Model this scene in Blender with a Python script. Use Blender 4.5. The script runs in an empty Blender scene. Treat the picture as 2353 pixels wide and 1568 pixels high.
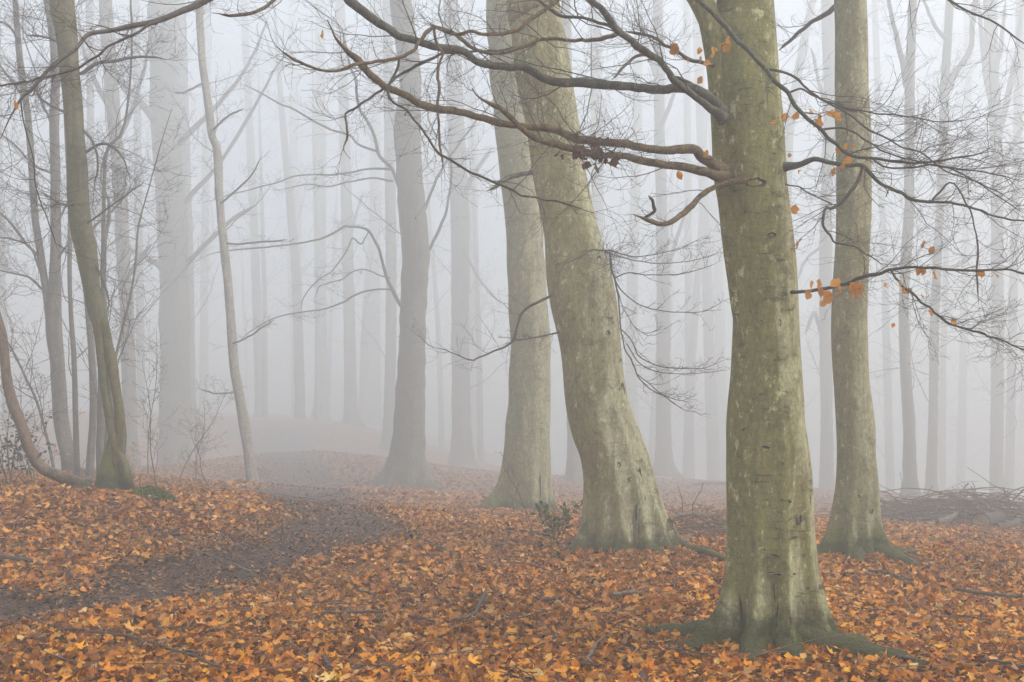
import bpy, math, random
import numpy as np
from mathutils import Vector
random.seed(7); np.random.seed(7)
RG = np.random.default_rng(11)
S = bpy.context.scene
COL = S.collection
# ------------------------------------------------------------------ camera
PITCH = math.atan(146/2614.0); CAMZ = 1.55; FOC = 2614.0
cam = bpy.data.cameras.new("camera"); camo = bpy.data.objects.new("camera", cam); COL.objects.link(camo)
cam.lens = FOC/2353*36; cam.sensor_width = 36; cam.clip_end = 1000; cam.clip_start = .05
camo.location = (0, 0, CAMZ); camo.rotation_euler = (math.pi/2+PITCH, 0, 0)
S.camera = camo
# ------------------------------------------------------------------ world, sun, exposure
SUN_EL, SUN_AZ = math.radians(50), math.radians(112)      # azimuth clockwise from +Y (view direction)
w = bpy.data.worlds.new("World"); S.world = w; w.use_nodes = True
nt = w.node_tree; sky = nt.nodes.new('ShaderNodeTexSky'); sky.sky_type = 'NISHITA'; sky.sun_disc = False
sky.sun_elevation = SUN_EL; sky.sun_rotation = SUN_AZ; sky.air_density = 1; sky.dust_density = 3.0; sky.ozone_density = 1
bg = nt.nodes['Background']; nt.links.new(sky.outputs[0], bg.inputs[0]); bg.inputs[1].default_value = 0.14
sl = bpy.data.lights.new("sun", 'SUN'); sl.energy = 1.5; sl.angle = math.radians(40); sl.color = (1, .95, .89)
so = bpy.data.objects.new("sun", sl); COL.objects.link(so)
sd = Vector((math.sin(SUN_AZ)*math.cos(SUN_EL), math.cos(SUN_AZ)*math.cos(SUN_EL), math.sin(SUN_EL)))
so.rotation_euler = sd.to_track_quat('Z', 'Y').to_euler()
S.view_settings.view_transform = 'Standard'; S.view_settings.look = 'None'
S.view_settings.gamma = 1; S.view_settings.use_curve_mapping = False
S.view_settings.exposure = 2.0
S.render.engine = 'CYCLES'
cy = S.cycles
cy.use_denoising = True; cy.denoiser = 'OPENIMAGEDENOISE'
cy.max_bounces = 12; cy.diffuse_bounces = 3; cy.glossy_bounces = 2; cy.transmission_bounces = 3
cy.volume_bounces = 10; cy.transparent_max_bounces = 6
cy.use_adaptive_sampling = True; cy.adaptive_threshold = 0.01
HAZE_DENSITY = 0.0188

# ------------------------------------------------------------------ pixel -> place
cp, sp = math.cos(PITCH), math.sin(PITCH)
DK, DM = 14.0, 3.0                                     # distances noted below are stretched beyond DK metres
def far(d): return d if d < DK else DK+(d-DK)*DM
def unfar(y): return y if y < DK else DK+(y-DK)/DM
def W(px, py, d):
    d = far(d)
    rx = px-1176.5; u = 784-py
    ry = FOC*cp-u*sp; rz = FOC*sp+u*cp
    k = d/ry
    return np.array((rx*k, d, CAMZ+rz*k))
def scale_at(py, d):
    d = far(d)
    return d/(FOC*cp-(784-py)*sp)

# ------------------------------------------------------------------ terrain
ANCH = [(1770,1480,7.4),(1955,1290,11.4),(1436,1275,12.2),(1205,1183,16.4),(930,1120,22.5),(583,1130,20),
        (255,1140,13.6),(150,1090,17),(404,1095,30),(300,1078,26),(735,963,50),(808,976,42),(598,966,46),(893,1033,36),
        (1060,1086,34),(1318,1112,28),(1526,1096,34),(1900,1140,33),(2090,1150,26),(2140,1143,30),
        (2200,1215,16),(2330,1225,16),(0,1110,15.2),(-250,1110,16),(620,985,38),(1600,1120,28),(735,1165,16.4),(705,1122,19.3),(672,1082,23.5),(645,1040,29)]
pts = [tuple(W(*a)) for a in ANCH]
pts += [(0,0,0),(-6,2,.1),(6,2,0),(-4,8,.0),(4.5,9,0),(0,6.5,0),(-2.2,11,0),(-9,0,.1),(10,6,0),
        (12,94,-7.5),(30,92,-8),(46,60,-5),(18,118,-12),(56,110,-13),(-6,150,-4),(-50,110,1.0),(-60,50,1.4),(-20,168,-8),
        (0,-30,0),(-50,-10,.5),(50,0,-2),(-80,70,0),(0,190,-18),(110,180,-24),(-110,180,-10),(-120,-60,0),(120,-60,-4),
        (190,190,-26),(-190,190,-12),(-190,-60,0),(190,-60,-5)]
AP = np.array(pts)
def _U(r2): return np.where(r2 > 1e-9, r2*np.log(np.maximum(r2, 1e-9)), 0)
NA = len(AP); A_ = np.zeros((NA+3, NA+3))
d2 = ((AP[:, None, :2]-AP[None, :, :2])**2).sum(-1)
A_[:NA, :NA] = _U(d2)+np.eye(NA)*0.6; A_[:NA, NA] = 1; A_[:NA, NA+1:] = AP[:, :2]; A_[NA, :NA] = 1; A_[NA+1:, :NA] = AP[:, :2].T
TW = np.linalg.solve(A_, np.concatenate([AP[:, 2], [0, 0, 0]]))
_rb = np.random.default_rng(3)
BW = [(_rb.uniform(.5, 3.2), _rb.uniform(0, 6.28), _rb.uniform(0, 6.28)) for _ in range(16)]
def H0(x, y):
    x = np.atleast_1d(np.asarray(x, float)); y = np.atleast_1d(np.asarray(y, float)); out = np.empty_like(x)
    for i in range(0, len(x), 20000):
        xs, ys = x[i:i+20000], y[i:i+20000]
        r2 = (xs[:, None]-AP[None, :, 0])**2+(ys[:, None]-AP[None, :, 1])**2
        out[i:i+20000] = _U(r2)@TW[:NA]+TW[NA]+TW[NA+1]*xs+TW[NA+2]*ys
    return out
def H(x, y):
    z = H0(x, y); x = np.atleast_1d(x); y = np.atleast_1d(y)
    for f, a, p in BW:
        z = z+.010/ (.6+f*.35)*np.sin(f*(x*math.cos(a)+y*math.sin(a))+p)
    return z
def hz(x, y): return float(H(x, y)[0])
def ground_at(px, py):
    lo, hi = 2.0, 120.0; prev = lo
    for d in np.geomspace(3, 80, 160):
        p = W(px, py, d)
        if p[2] < hz(p[0], p[1]):
            a, b = prev, d
            for _ in range(14):
                m = (a+b)/2; q = W(px, py, m)
                if q[2] < hz(q[0], q[1]): b = m
                else: a = m
            q = W(px, py, b); return np.array((q[0], q[1], hz(q[0], q[1])))
        prev = d
    q = W(px, py, 60); return q

# ------------------------------------------------------------------ path
PATHPX = [(-320,1400),(-120,1398),(0,1394),(226,1383),(377,1330),(528,1306),(632,1275),(725,1238),(780,1205),(760,1160),(720,1130),(680,1090),(650,1050),(630,1015),(618,990)]
PATH = np.array([ground_at(*p)[:2] for p in PATHPX])
PWID = np.array([.62,.62,.62,.58,.45,.47,.65,.72,.75,.9,1.2,1.5,1.9,2.4,3.0])
def path_mask(x, y):
    x = np.atleast_1d(x); y = np.atleast_1d(y)
    best = np.full(x.shape, 99.0)
    for i in range(len(PATH)-1):
        a, b = PATH[i], PATH[i+1]; ab = b-a; L2 = (ab**2).sum()
        t = np.clip(((x-a[0])*ab[0]+(y-a[1])*ab[1])/L2, 0, 1)
        dd = np.hypot(x-a[0]-t*ab[0], y-a[1]-t*ab[1])/(PWID[i]*(1-t)+PWID[i+1]*t)
        best = np.minimum(best, dd)
    wob = .22*np.sin(2.1*x+1.3*y)+.16*np.sin(4.7*x-3.9*y+1)+.12*np.sin(9*x+7*y)
    m = np.clip((1.4+wob-best)/.95, 0, 1)
    return m*m*(3-2*m)

# ------------------------------------------------------------------ helpers: objects
def mesh_obj(name, verts, faces, mat=None, parent=None, smooth=True, cols=None, attr='Col', uni=None):
    """faces: (M,3) or (M,4) int array or list of such arrays"""
    me = bpy.data.meshes.new(name)
    fl = faces if isinstance(faces, list) else [faces]
    fl = [np.asarray(f, np.int32) for f in fl if len(f)]
    me.vertices.add(len(verts)); me.vertices.foreach_set('co', np.asarray(verts, np.float32).ravel())
    loops = np.concatenate([f.ravel() for f in fl]); cnt = np.concatenate([np.full(len(f), f.shape[1], np.int32) for f in fl])
    me.loops.add(len(loops)); me.loops.foreach_set('vertex_index', loops)
    me.polygons.add(len(cnt)); st = np.concatenate([[0], np.cumsum(cnt)[:-1]]).astype(np.int32)
    me.polygons.foreach_set('loop_start', st)
    if smooth: me.polygons.foreach_set('use_smooth', np.ones(len(cnt), bool))
    me.update(calc_edges=True)
    if cols is not None:
        a = me.attributes.new(attr, 'FLOAT_COLOR', 'POINT')
        c = np.ones((len(verts), 4), np.float32); c[:, :3] = cols; a.data.foreach_set('color', c.ravel())
    if mat: me.materials.append(mat)
    o = bpy.data.objects.new(name, me); COL.objects.link(o)
    if parent: o.parent = parent
    return o
def tag(o, label=None, cat=None, group=None, kind=None):
    if label: o['label'] = label
    if cat: o['category'] = cat
    if group: o['group'] = group
    if kind: o['kind'] = kind
    return o
def empty(name, loc, label, cat, group=None):
    o = bpy.data.objects.new(name, None); COL.objects.link(o); o.location = loc; o.empty_display_size = .2
    return tag(o, label, cat, group)

class TB:
    """collects tubes; verts are stored relative to org"""
    def __init__(s, org=(0, 0, 0)):
        s.v = []; s.f3 = []; s.f4 = []; s.n = 0; s.org = np.array(org, float)
    def add(s, P, R, sides, closed_tip=True):
        P = np.asarray(P, float); R = np.asarray(R, float)
        if P.ndim == 2: P = P[None]; R = R[None]
        N, K, _ = P.shape
        if N == 0: return
        T = np.empty_like(P); T[:, 1:-1] = P[:, 2:]-P[:, :-2]; T[:, 0] = P[:, 1]-P[:, 0]; T[:, -1] = P[:, -1]-P[:, -2]
        T /= np.linalg.norm(T, axis=2, keepdims=True)+1e-9
        m = np.abs(P[:, -1]-P[:, 0]); ax = np.argmin(m, 1); ref = np.zeros((N, 3)); ref[np.arange(N), ax] = 1
        X = np.cross(T, ref[:, None, :]); X /= np.linalg.norm(X, axis=2, keepdims=True)+1e-9
        Y = np.cross(T, X)
        th = np.arange(sides)*2*math.pi/sides
        V = P[:, :, None, :]+R[:, :, None, None]*(X[:, :, None, :]*np.cos(th)[None, None, :, None]+Y[:, :, None, :]*np.sin(th)[None, None, :, None])
        s.v.append(V.reshape(-1, 3)-s.org)
        base = s.n+np.arange(N)[:, None, None]*K*sides
        k = np.arange(K-1)[None, :, None]*sides; j = np.arange(sides)[None, None, :]; j2 = (j+1) % sides
        a = base+k+j; b = base+k+j2; c = base+k+sides+j2; d = base+k+sides+j
        s.f4.append(np.stack([a, d, c, b], -1).reshape(-1, 4))
        s.n += N*K*sides
        if sides >= 5:                                     # caps
            for kk, flip in ((0, 1), (K-1, 0)):
                cvi = s.n; s.v.append(P[:, kk]-s.org); s.n += N
                for q in range(N):
                    r0 = base[q, 0, 0]+kk*sides; jj = np.arange(sides)
                    t = np.stack([np.full(sides, cvi+q), r0+jj, r0+(jj+1) % sides], -1)
                    s.f3.append(t[:, ::-1] if flip else t)
    def build(s, name, mat, parent=None, **k):
        if not s.v: return None
        fl = [np.concatenate(s.f4)] if s.f4 else []
        if s.f3: fl.append(np.concatenate(s.f3))
        return mesh_obj(name, np.concatenate(s.v), fl, mat, parent, **k)

def resample(P, K):
    P = np.asarray(P, float)                              # rows (x,y,z,r): Catmull-Rom then even spacing
    Q = np.concatenate([[2*P[0]-P[1]], P, [2*P[-1]-P[-2]]]); out = []
    for i in range(len(P)-1):
        p0, p1, p2, p3 = Q[i:i+4]
        for t in np.linspace(0, 1, 10, endpoint=False):
            out.append(.5*(2*p1+(p2-p0)*t+(2*p0-5*p1+4*p2-p3)*t*t+(3*p1-p0-3*p2+p3)*t**3))
    out.append(P[-1]); out = np.array(out)
    s = np.concatenate([[0], np.cumsum(np.linalg.norm(np.diff(out[:, :3], axis=0), axis=1))])
    u = np.linspace(0, s[-1], K)
    return np.stack([np.interp(u, s, out[:, c]) for c in range(out.shape[1])], 1)

def spawn(P, R, per, lo, hi, rng, K=6, t0=.15, t1=1.0, ang=(35, 65), up=.08, wig=.16, flat=.8, rf=.55, rmin=.0015, tipf=.35, dirbias=None, thick=1.0):
    """children of every polyline in P (N,K0,3): alternate sides, mostly in a flat spray"""
    N, K0, _ = P.shape
    idx = np.repeat(np.arange(N), per); M = len(idx)
    if M == 0: return np.zeros((0, K, 3)), np.zeros((0, K))
    t = t0+(t1-t0)*((np.tile(np.arange(per), N)+rng.random(M))/per)
    u = t*(K0-1); i0 = np.minimum(u.astype(int), K0-2); fr = (u-i0)[:, None]
    A = P[idx, i0]; B = P[idx, i0+1]; pos = A+(B-A)*fr
    r = R[idx, i0]*(1-fr[:, 0])+R[idx, i0+1]*fr[:, 0]
    D = B-A; D /= np.linalg.norm(D, axis=1, keepdims=True)+1e-9
    nrm = np.tile(np.array([0, 0, 1.0]), (M, 1))*flat+rng.normal(0, 1, (M, 3))*(1-flat*.75)*.9
    lat = np.cross(D, nrm); lat /= np.linalg.norm(lat, axis=1, keepdims=True)+1e-9
    sgn = np.where((np.tile(np.arange(per), N)+rng.integers(0, 2, M)*(rng.random(M) < .25)) % 2, 1, -1)[:, None]
    a = np.radians(rng.uniform(ang[0], ang[1], M))[:, None]
    d = np.cos(a)*D+np.sin(a)*lat*sgn
    L = rng.uniform(lo, hi, M)*(1.15-.65*t)
    step = (L/(K-1))[:, None]
    out = np.empty((M, K, 3)); out[:, 0] = pos
    drift = rng.normal(0, 1, (M, 3))*wig*.5
    for k in range(1, K):
        d = d+rng.normal(0, 1, (M, 3))*wig+drift+np.array([0, 0, up])
        if dirbias is not None: d = d+dirbias
        d /= np.linalg.norm(d, axis=1, keepdims=True)
        out[:, k] = out[:, k-1]+d*step
    r0 = np.maximum(np.minimum(r*rf, (.0016+L*.0036)*thick), rmin)
    prof = np.linspace(1, tipf, K)[None, :]
    return out, np.maximum(r0[:, None]*prof, rmin*.6)

# ------------------------------------------------------------------ materials
def nodes(name):
    m = bpy.data.materials.new(name); m.use_nodes = True; return m, m.node_tree, m.node_tree.nodes['Principled BSDF']
def N_(t, typ, **k):
    n = t.nodes.new(typ)
    for a, b in k.items(): setattr(n, a, b)
    return n
def noise(t, vec, scale, detail=4, rough=.55, dist=0):
    n = N_(t, 'ShaderNodeTexNoise'); n.inputs['Scale'].default_value = scale; n.inputs['Detail'].default_value = detail
    n.inputs['Roughness'].default_value = rough; n.inputs['Distortion'].default_value = dist
    t.links.new(vec, n.inputs['Vector']); return n.outputs['Fac']
def ramp(t, fac, stops):
    r = N_(t, 'ShaderNodeValToRGB'); t.links.new(fac, r.inputs[0]); e = r.color_ramp.elements
    while len(e) < len(stops): e.new(.5)
    for q, (p, c) in zip(e, stops):
        q.position = p; q.color = (c, c, c, 1) if isinstance(c, (int, float)) else (*c, 1)
    return r.outputs[0]
def mixc(t, fac, a, b, mode='MIX'):
    n = N_(t, 'ShaderNodeMix', data_type='RGBA', blend_type=mode)
    for s, v in ((n.inputs[0], fac), (n.inputs[6], a), (n.inputs[7], b)):
        if isinstance(v, (int, float)): s.default_value = v
        elif isinstance(v, tuple): s.default_value = (*v, 1)
        else: t.links.new(v, s)
    return n.outputs[2]
def math_(t, op, a, b=0, clamp=False):
    n = N_(t, 'ShaderNodeMath', operation=op, use_clamp=clamp)
    for s, v in zip(n.inputs, (a, b)):
        if isinstance(v, (int, float)): s.default_value = v
        else: t.links.new(v, s)
    return n.outputs[0]
def mapping(t, vec, sc, loc=(0, 0, 0)):
    n = N_(t, 'ShaderNodeMapping'); n.inputs['Scale'].default_value = sc; n.inputs['Location'].default_value = loc
    t.links.new(vec, n.inputs[0]); return n.outputs[0]

def bark_material(name, pale, olive, dark, moss=(.15, .20, .028), side=(.55, 0), algae=.5, moss_h=.35, bump=.5, lent=.8, scale=1.0, orange=0.0, hgrow=0.0):
    bump *= 2.0
    m, t, b = nodes(name); L = t.links
    tc = N_(t, 'ShaderNodeTexCoord'); ob = tc.outputs['Object']; geo = N_(t, 'ShaderNodeNewGeometry')
    oi = N_(t, 'ShaderNodeObjectInfo'); off = N_(t, 'ShaderNodeVectorMath', operation='ADD'); L.new(ob, off.inputs[0])
    vr = N_(t, 'ShaderNodeCombineXYZ'); L.new(math_(t, 'MULTIPLY', oi.outputs['Random'], 37), vr.inputs[0]); L.new(vr.outputs[0], off.inputs[1])
    v = off.outputs[0]
    dot = N_(t, 'ShaderNodeVectorMath', operation='DOT_PRODUCT'); L.new(geo.outputs['Normal'], dot.inputs[0]); dot.inputs[1].default_value = (side[0], side[1], 0)
    big = noise(t, mapping(t, v, (2.2*scale, 2.2*scale, .55*scale)), 1.6, 6, .6, .6)
    streak = noise(t, mapping(t, v, (9*scale, 9*scale, .8*scale)), 1.5, 5, .65, .3)
    fine = noise(t, mapping(t, v, (1, 1, .7)), 55*scale, 5, .7)
    mott = noise(t, v, 7*scale, 6, .7, .4)
    s = math_(t, 'ADD', math_(t, 'MULTIPLY', big, 1.3), math_(t, 'MULTIPLY', streak, .9))
    s = math_(t, 'ADD', s, math_(t, 'MULTIPLY', mott, .5))
    s = math_(t, 'SUBTRACT', s, dot.outputs['Value'])
    sep0 = N_(t, 'ShaderNodeSeparateXYZ'); L.new(ob, sep0.inputs[0])
    hz_ = math_(t, 'MULTIPLY', math_(t, 'SUBTRACT', sep0.outputs[2], 1.5), hgrow)
    hc = N_(t, 'ShaderNodeClamp'); L.new(hz_, hc.inputs[0]); hc.inputs[1].default_value = -.25; hc.inputs[2].default_value = .35
    s = math_(t, 'ADD', s, hc.outputs[0])
    alg = ramp(t, math_(t, 'ADD', s, algae-1.35), [(.28, 0), (.62, 1)])
    c = mixc(t, alg, pale, olive)
    c = mixc(t, ramp(t, mott, [(.46, 0), (.70, .65)]), c, dark)
    if orange:
        on = noise(t, mapping(t, v, (1, 1, .35)), 3.1*scale, 5, .6)
        c = mixc(t, ramp(t, on, [(.5, 0), (.68, orange)]), c, (.20, .115, .045))
    c = mixc(t, ramp(t, fine, [(.35, .35), (.6, 0)]), c, dark)
    runs = ramp(t, noise(t, mapping(t, v, (13*scale, 13*scale, .9*scale)), 1.0, 6, .75, .4), [(.50, 0), (.66, .75)])
    c = mixc(t, runs, c, tuple(q*.62 for q in olive))
    grain = noise(t, mapping(t, v, (1, 1, .45)), 34*scale, 6, .8)
    c = mixc(t, 1.0, c, ramp(t, grain, [(.30, .55), (.70, 1.25)]), 'MULTIPLY')
    fl = ramp(t, noise(t, mapping(t, v, (1, 1, .55)), 15*scale, 6, .8), [(.57, 0), (.66, .7)])
    c = mixc(t, fl, c, tuple(min(1, q*1.35) for q in pale))
    # horizontal lenticels and folds
    ln = noise(t, mapping(t, v, (5, 5, 38)), 1.0, 4, .65, 1.2)
    lm = ramp(t, math_(t, 'MULTIPLY', ln, math_(t, 'ADD', mott, .5)), [(.63, 0), (.70, lent)])
    c = mixc(t, lm, c, dark)
    # moss near the ground
    sep = N_(t, 'ShaderNodeSeparateXYZ'); L.new(ob, sep.inputs[0])
    hgt = math_(t, 'DIVIDE', sep.outputs[2], moss_h)
    up = N_(t, 'ShaderNodeSeparateXYZ'); L.new(geo.outputs['Normal'], up.inputs[0])
    mm = math_(t, 'SUBTRACT', math_(t, 'ADD', math_(t, 'MULTIPLY', big, 1.7), math_(t, 'MULTIPLY', mott, .8)), hgt)
    mm = math_(t, 'ADD', mm, math_(t, 'MULTIPLY', up.outputs[2], .12))
    mk = ramp(t, mm, [(.55, 0), (.95, 1)])
    mc = mixc(t, fine, tuple(q*.45 for q in moss), tuple(q*1.7 for q in moss))
    c = mixc(t, math_(t, 'MULTIPLY', mk, .85), c, mc)
    dk = ramp(t, math_(t, 'SUBTRACT', math_(t, 'ADD', mott, math_(t, 'MULTIPLY', streak, .6)), math_(t, 'MULTIPLY', sep.outputs[2], 1.9)), [(.2, 0), (.5, .85)])
    c = mixc(t, dk, c, tuple(q*.6 for q in dark))
    L.new(c, b.inputs['Base Color']); b.inputs['Roughness'].default_value = .82; b.inputs['Specular IOR Level'].default_value = .25
    h = math_(t, 'ADD', math_(t, 'MULTIPLY', fine, .5), math_(t, 'MULTIPLY', mott, .9)); h = math_(t, 'ADD', h, math_(t, 'MULTIPLY', noise(t, mapping(t, v, (3, 3, 22)), 1, 5, .6, 1.0), .7))
    h = math_(t, 'ADD', h, math_(t, 'MULTIPLY', streak, .5)); h = math_(t, 'SUBTRACT', h, math_(t, 'MULTIPLY', lm, .8))
    h = math_(t, 'ADD', h, math_(t, 'MULTIPLY', math_(t, 'MULTIPLY', mk, fine), 1.6))
    bp = N_(t, 'ShaderNodeBump'); bp.inputs['Strength'].default_value = bump; bp.inputs['Distance'].default_value = .012
    L.new(h, bp.inputs['Height']); L.new(bp.outputs[0], b.inputs['Normal'])
    return m

def simple_noise(name, c1, c2, sc=20, rough=.85, bump=.4, zs=1, spec=.25):
    m, t, b = nodes(name); L = t.links
    tc = N_(t, 'ShaderNodeTexCoord'); v = mapping(t, tc.outputs['Object'], (1, 1, zs))
    f = noise(t, v, sc, 5, .65); L.new(mixc(t, ramp(t, f, [(.35, 0), (.65, 1)]), c1, c2), b.inputs['Base Color'])
    b.inputs['Roughness'].default_value = rough; b.inputs['Specular IOR Level'].default_value = spec
    if bump:
        bp = N_(t, 'ShaderNodeBump'); bp.inputs['Strength'].default_value = bump; bp.inputs['Distance'].default_value = .006
        L.new(f, bp.inputs['Height']); L.new(bp.outputs[0], b.inputs['Normal'])
    return m
def leaf_material(name, trans=.25, rough=.5):
    m, t, b = nodes(name); L = t.links
    at = N_(t, 'ShaderNodeAttribute', attribute_name='Col')
    tc = N_(t, 'ShaderNodeTexCoord'); f = noise(t, tc.outputs['Object'], 60, 3, .6)
    c = mixc(t, ramp(t, f, [(.35, 0), (.7, 1)]), mixc(t, 1.0, at.outputs['Color'], (.78, .7, .62), 'MULTIPLY'), at.outputs['Color'])
    L.new(c, b.inputs['Base Color']); b.inputs['Roughness'].default_value = rough; b.inputs['Specular IOR Level'].default_value = .18
    tr = N_(t, 'ShaderNodeBsdfTranslucent'); L.new(c, tr.inputs[0])
    mx = N_(t, 'ShaderNodeMixShader'); mx.inputs[0].default_value = trans
    L.new(b.outputs[0], mx.inputs[1]); L.new(tr.outputs[0], mx.inputs[2])
    L.new(mx.outputs[0], t.nodes['Material Output'].inputs['Surface'])
    return m

M = {}
M['beech'] = bark_material('beech_bark', (.46, .445, .25), (.245, .235, .085), (.085, .082, .036), moss_h=.33, hgrow=.17, algae=.50, orange=.45, side=(.5, .12))
M['beech_lean'] = bark_material('leaning_beech_bark', (.49, .475, .29), (.29, .265, .115), (.12, .11, .052), hgrow=.07, moss_h=.30, algae=.45, orange=.45, side=(.5, .1))
M['beech_mid'] = bark_material('grey_beech_bark', (.40, .385, .23), (.25, .235, .11), (.10, .095, .048), moss_h=.45, algae=.5, orange=.4, side=(.45, .1))
M['beech_grey'] = bark_material('dark_beech_bark', (.20, .19, .15), (.12, .115, .085), (.08, .075, .055), moss_h=.25, algae=.5, side=(.4, .1))
M['far'] = bark_material('distant_beech_bark', (.17, .165, .13), (.11, .108, .085), (.08, .075, .06), moss_h=.2, algae=.5, bump=.3)
M['coppice'] = bark_material('coppice_bark', (.185, .175, .085), (.105, .11, .036), (.06, .055, .03), moss_h=.55, moss=(.07, .10, .018), algae=.6, scale=1.6, orange=.6)
M['sprawl'] = bark_material('sprawling_stem_bark', (.24, .17, .115), (.15, .115, .07), (.07, .05, .038), moss_h=.001, algae=.45, scale=2.0, orange=.5)
M['stool'] = bark_material('mossy_stool_bark', (.16, .15, .08), (.09, .09, .035), (.05, .045, .025), moss_h=1.1, moss=(.11, .14, .022), algae=.6, scale=2.0)
M['birch'] = bark_material('birch_bark', (.44, .40, .32), (.16, .145, .11), (.045, .04, .03), moss_h=.12, algae=.30, scale=2.2, bump=1.0, lent=1.0)
M['limb'] = bark_material('limb_bark', (.20, .185, .135), (.085, .083, .055), (.05, .046, .036), moss_h=.001, algae=.62, scale=3)
M['limb_brown'] = bark_material('lichen_limb_bark', (.30, .225, .115), (.15, .115, .06), (.07, .052, .035), moss_h=.001, algae=.4, scale=4, bump=.9, orange=.8)
M['twig'] = simple_noise('twig_bark', (.055, .046, .038), (.11, .092, .072), 30, .8, 0)
M['twig_brown'] = simple_noise('brown_twig_bark', (.09, .062, .04), (.15, .11, .075), 25, .8, .3)
M['deadwood'] = simple_noise('dead_wood', (.08, .065, .048), (.19, .155, .115), 18, .9, .6)
M['darkwood'] = simple_noise('wet_dead_wood', (.045, .034, .028), (.10, .08, .062), 22, .75, .7)
M['cutwood'] = simple_noise('cut_wood', (.13, .09, .055), (.28, .2, .12), 14, .85, .3)
M['hollow'] = simple_noise('dark_hollow', (.03, .026, .018), (.06, .05, .035), 40, .95, .5)
M['callus'] = simple_noise('callus_bark', (.16, .145, .09), (.30, .28, .18), 45, .85, .8)
M['moss'] = simple_noise('moss', (.03, .045, .008), (.11, .15, .025), 60, 1, 1.0, spec=.05)
M['leaf'] = leaf_material('fallen_leaf', .12, .52)
M['leaf_h'] = leaf_material('hanging_leaf', .4, .5)
M['holly'] = leaf_material('holly_leaf', .1, .3)
M['needle'] = leaf_material('pine_needle', .15, .5)

# ------------------------------------------------------------------ ground
def graded(lo, a, b, hi, fine, grow=1.13):
    c = list(np.arange(a, b+fine/2, fine)); s = fine; q = b
    while q < hi: s *= grow; q += s; c.append(min(q, hi))
    s = fine; q = a; pre = []
    while q > lo: s *= grow; q -= s; pre.append(max(q, lo))
    return np.array(pre[::-1]+c)
gx = graded(-190, -28, 14, 190, .17); gy = graded(-60, 4, 27, 190, .14, 1.05)
XX, YY = np.meshgrid(gx, gy); gz = H(XX.ravel(), YY.ravel())
pm = path_mask(XX.ravel(), YY.ravel()); gz = gz-pm*.05
nx, ny = len(gx), len(gy); ii = (np.arange(ny-1)[:, None]*nx+np.arange(nx-1)[None]).ravel()
gf = np.stack([ii, ii+1, ii+nx+1, ii+nx], -1)
m, t, b = nodes('forest_floor'); L = t.links
tc = N_(t, 'ShaderNodeTexCoord'); v = tc.outputs['Object']
at = N_(t, 'ShaderNodeAttribute', attribute_name='Col')
vo = N_(t, 'ShaderNodeTexVoronoi'); vo.inputs['Scale'].default_value = 15; vo.inputs['Randomness'].default_value = 1
wv = N_(t, 'ShaderNodeVectorMath', operation='ADD'); L.new(v, wv.inputs[0])
nv = N_(t, 'ShaderNodeTexNoise'); nv.inputs['Scale'].default_value = 12; L.new(v, nv.inputs['Vector'])
sc_ = N_(t, 'ShaderNodeVectorMath', operation='SCALE'); L.new(nv.outputs['Color'], sc_.inputs[0]); sc_.inputs['Scale'].default_value = .08
L.new(sc_.outputs[0], wv.inputs[1]); L.new(wv.outputs[0], vo.inputs['Vector'])
sepc = N_(t, 'ShaderNodeSeparateColor'); L.new(vo.outputs['Color'], sepc.inputs[0])
lc = ramp(t, sepc.outputs[0], [(0, (.10, .042, .016)), (.25, (.26, .10, .022)), (.5, (.40, .165, .032)), (.75, (.46, .24, .07)), (1, (.20, .08, .02))])
bigp = noise(t, v, .5, 5, .6)
lc = mixc(t, ramp(t, bigp, [(.35, .5), (.65, 0)]), lc, (.12, .06, .035))
spy = N_(t, 'ShaderNodeSeparateXYZ'); L.new(v, spy.inputs[0])
lc = mixc(t, ramp(t, math_(t, 'ADD', math_(t, 'DIVIDE', spy.outputs[1], 60), math_(t, 'MULTIPLY', math_(t, 'SUBTRACT', bigp, .5), .5)), [(.35, 0), (.62, .6)]), lc, (.13, .085, .06))
mud = mixc(t, ramp(t, noise(t, v, 26, 8, .75), [(.35, 0), (.65, 1)]), (.030, .017, .011), (.15, .088, .058))
pmn = math_(t, 'ADD', at.outputs['Fac'], math_(t, 'MULTIPLY', math_(t, 'SUBTRACT', noise(t, v, 5, 5, .7), .5), .7))
L.new(mixc(t, ramp(t, pmn, [(.3, 0), (.6, 1)]), lc, mud), b.inputs['Base Color'])
rgh = ramp(t, pmn, [(.3, .85), (.7, .72)]); L.new(rgh, b.inputs['Roughness']); b.inputs['Specular IOR Level'].default_value = .3
bp = N_(t, 'ShaderNodeBump'); bp.inputs['Strength'].default_value = .9; bp.inputs['Distance'].default_value = .03
hh = math_(t, 'ADD', noise(t, v, 30, 6, .7), sepc.outputs[1]); L.new(hh, bp.inputs['Height']); L.new(bp.outputs[0], b.inputs['Normal'])
ground = mesh_obj('ground', np.stack([XX.ravel(), YY.ravel(), gz], 1), gf, m, cols=np.repeat(pm[:, None], 3, 1))
tag(ground, 'leaf strewn forest floor with a dark muddy path curving through it', None, kind='structure')

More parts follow.
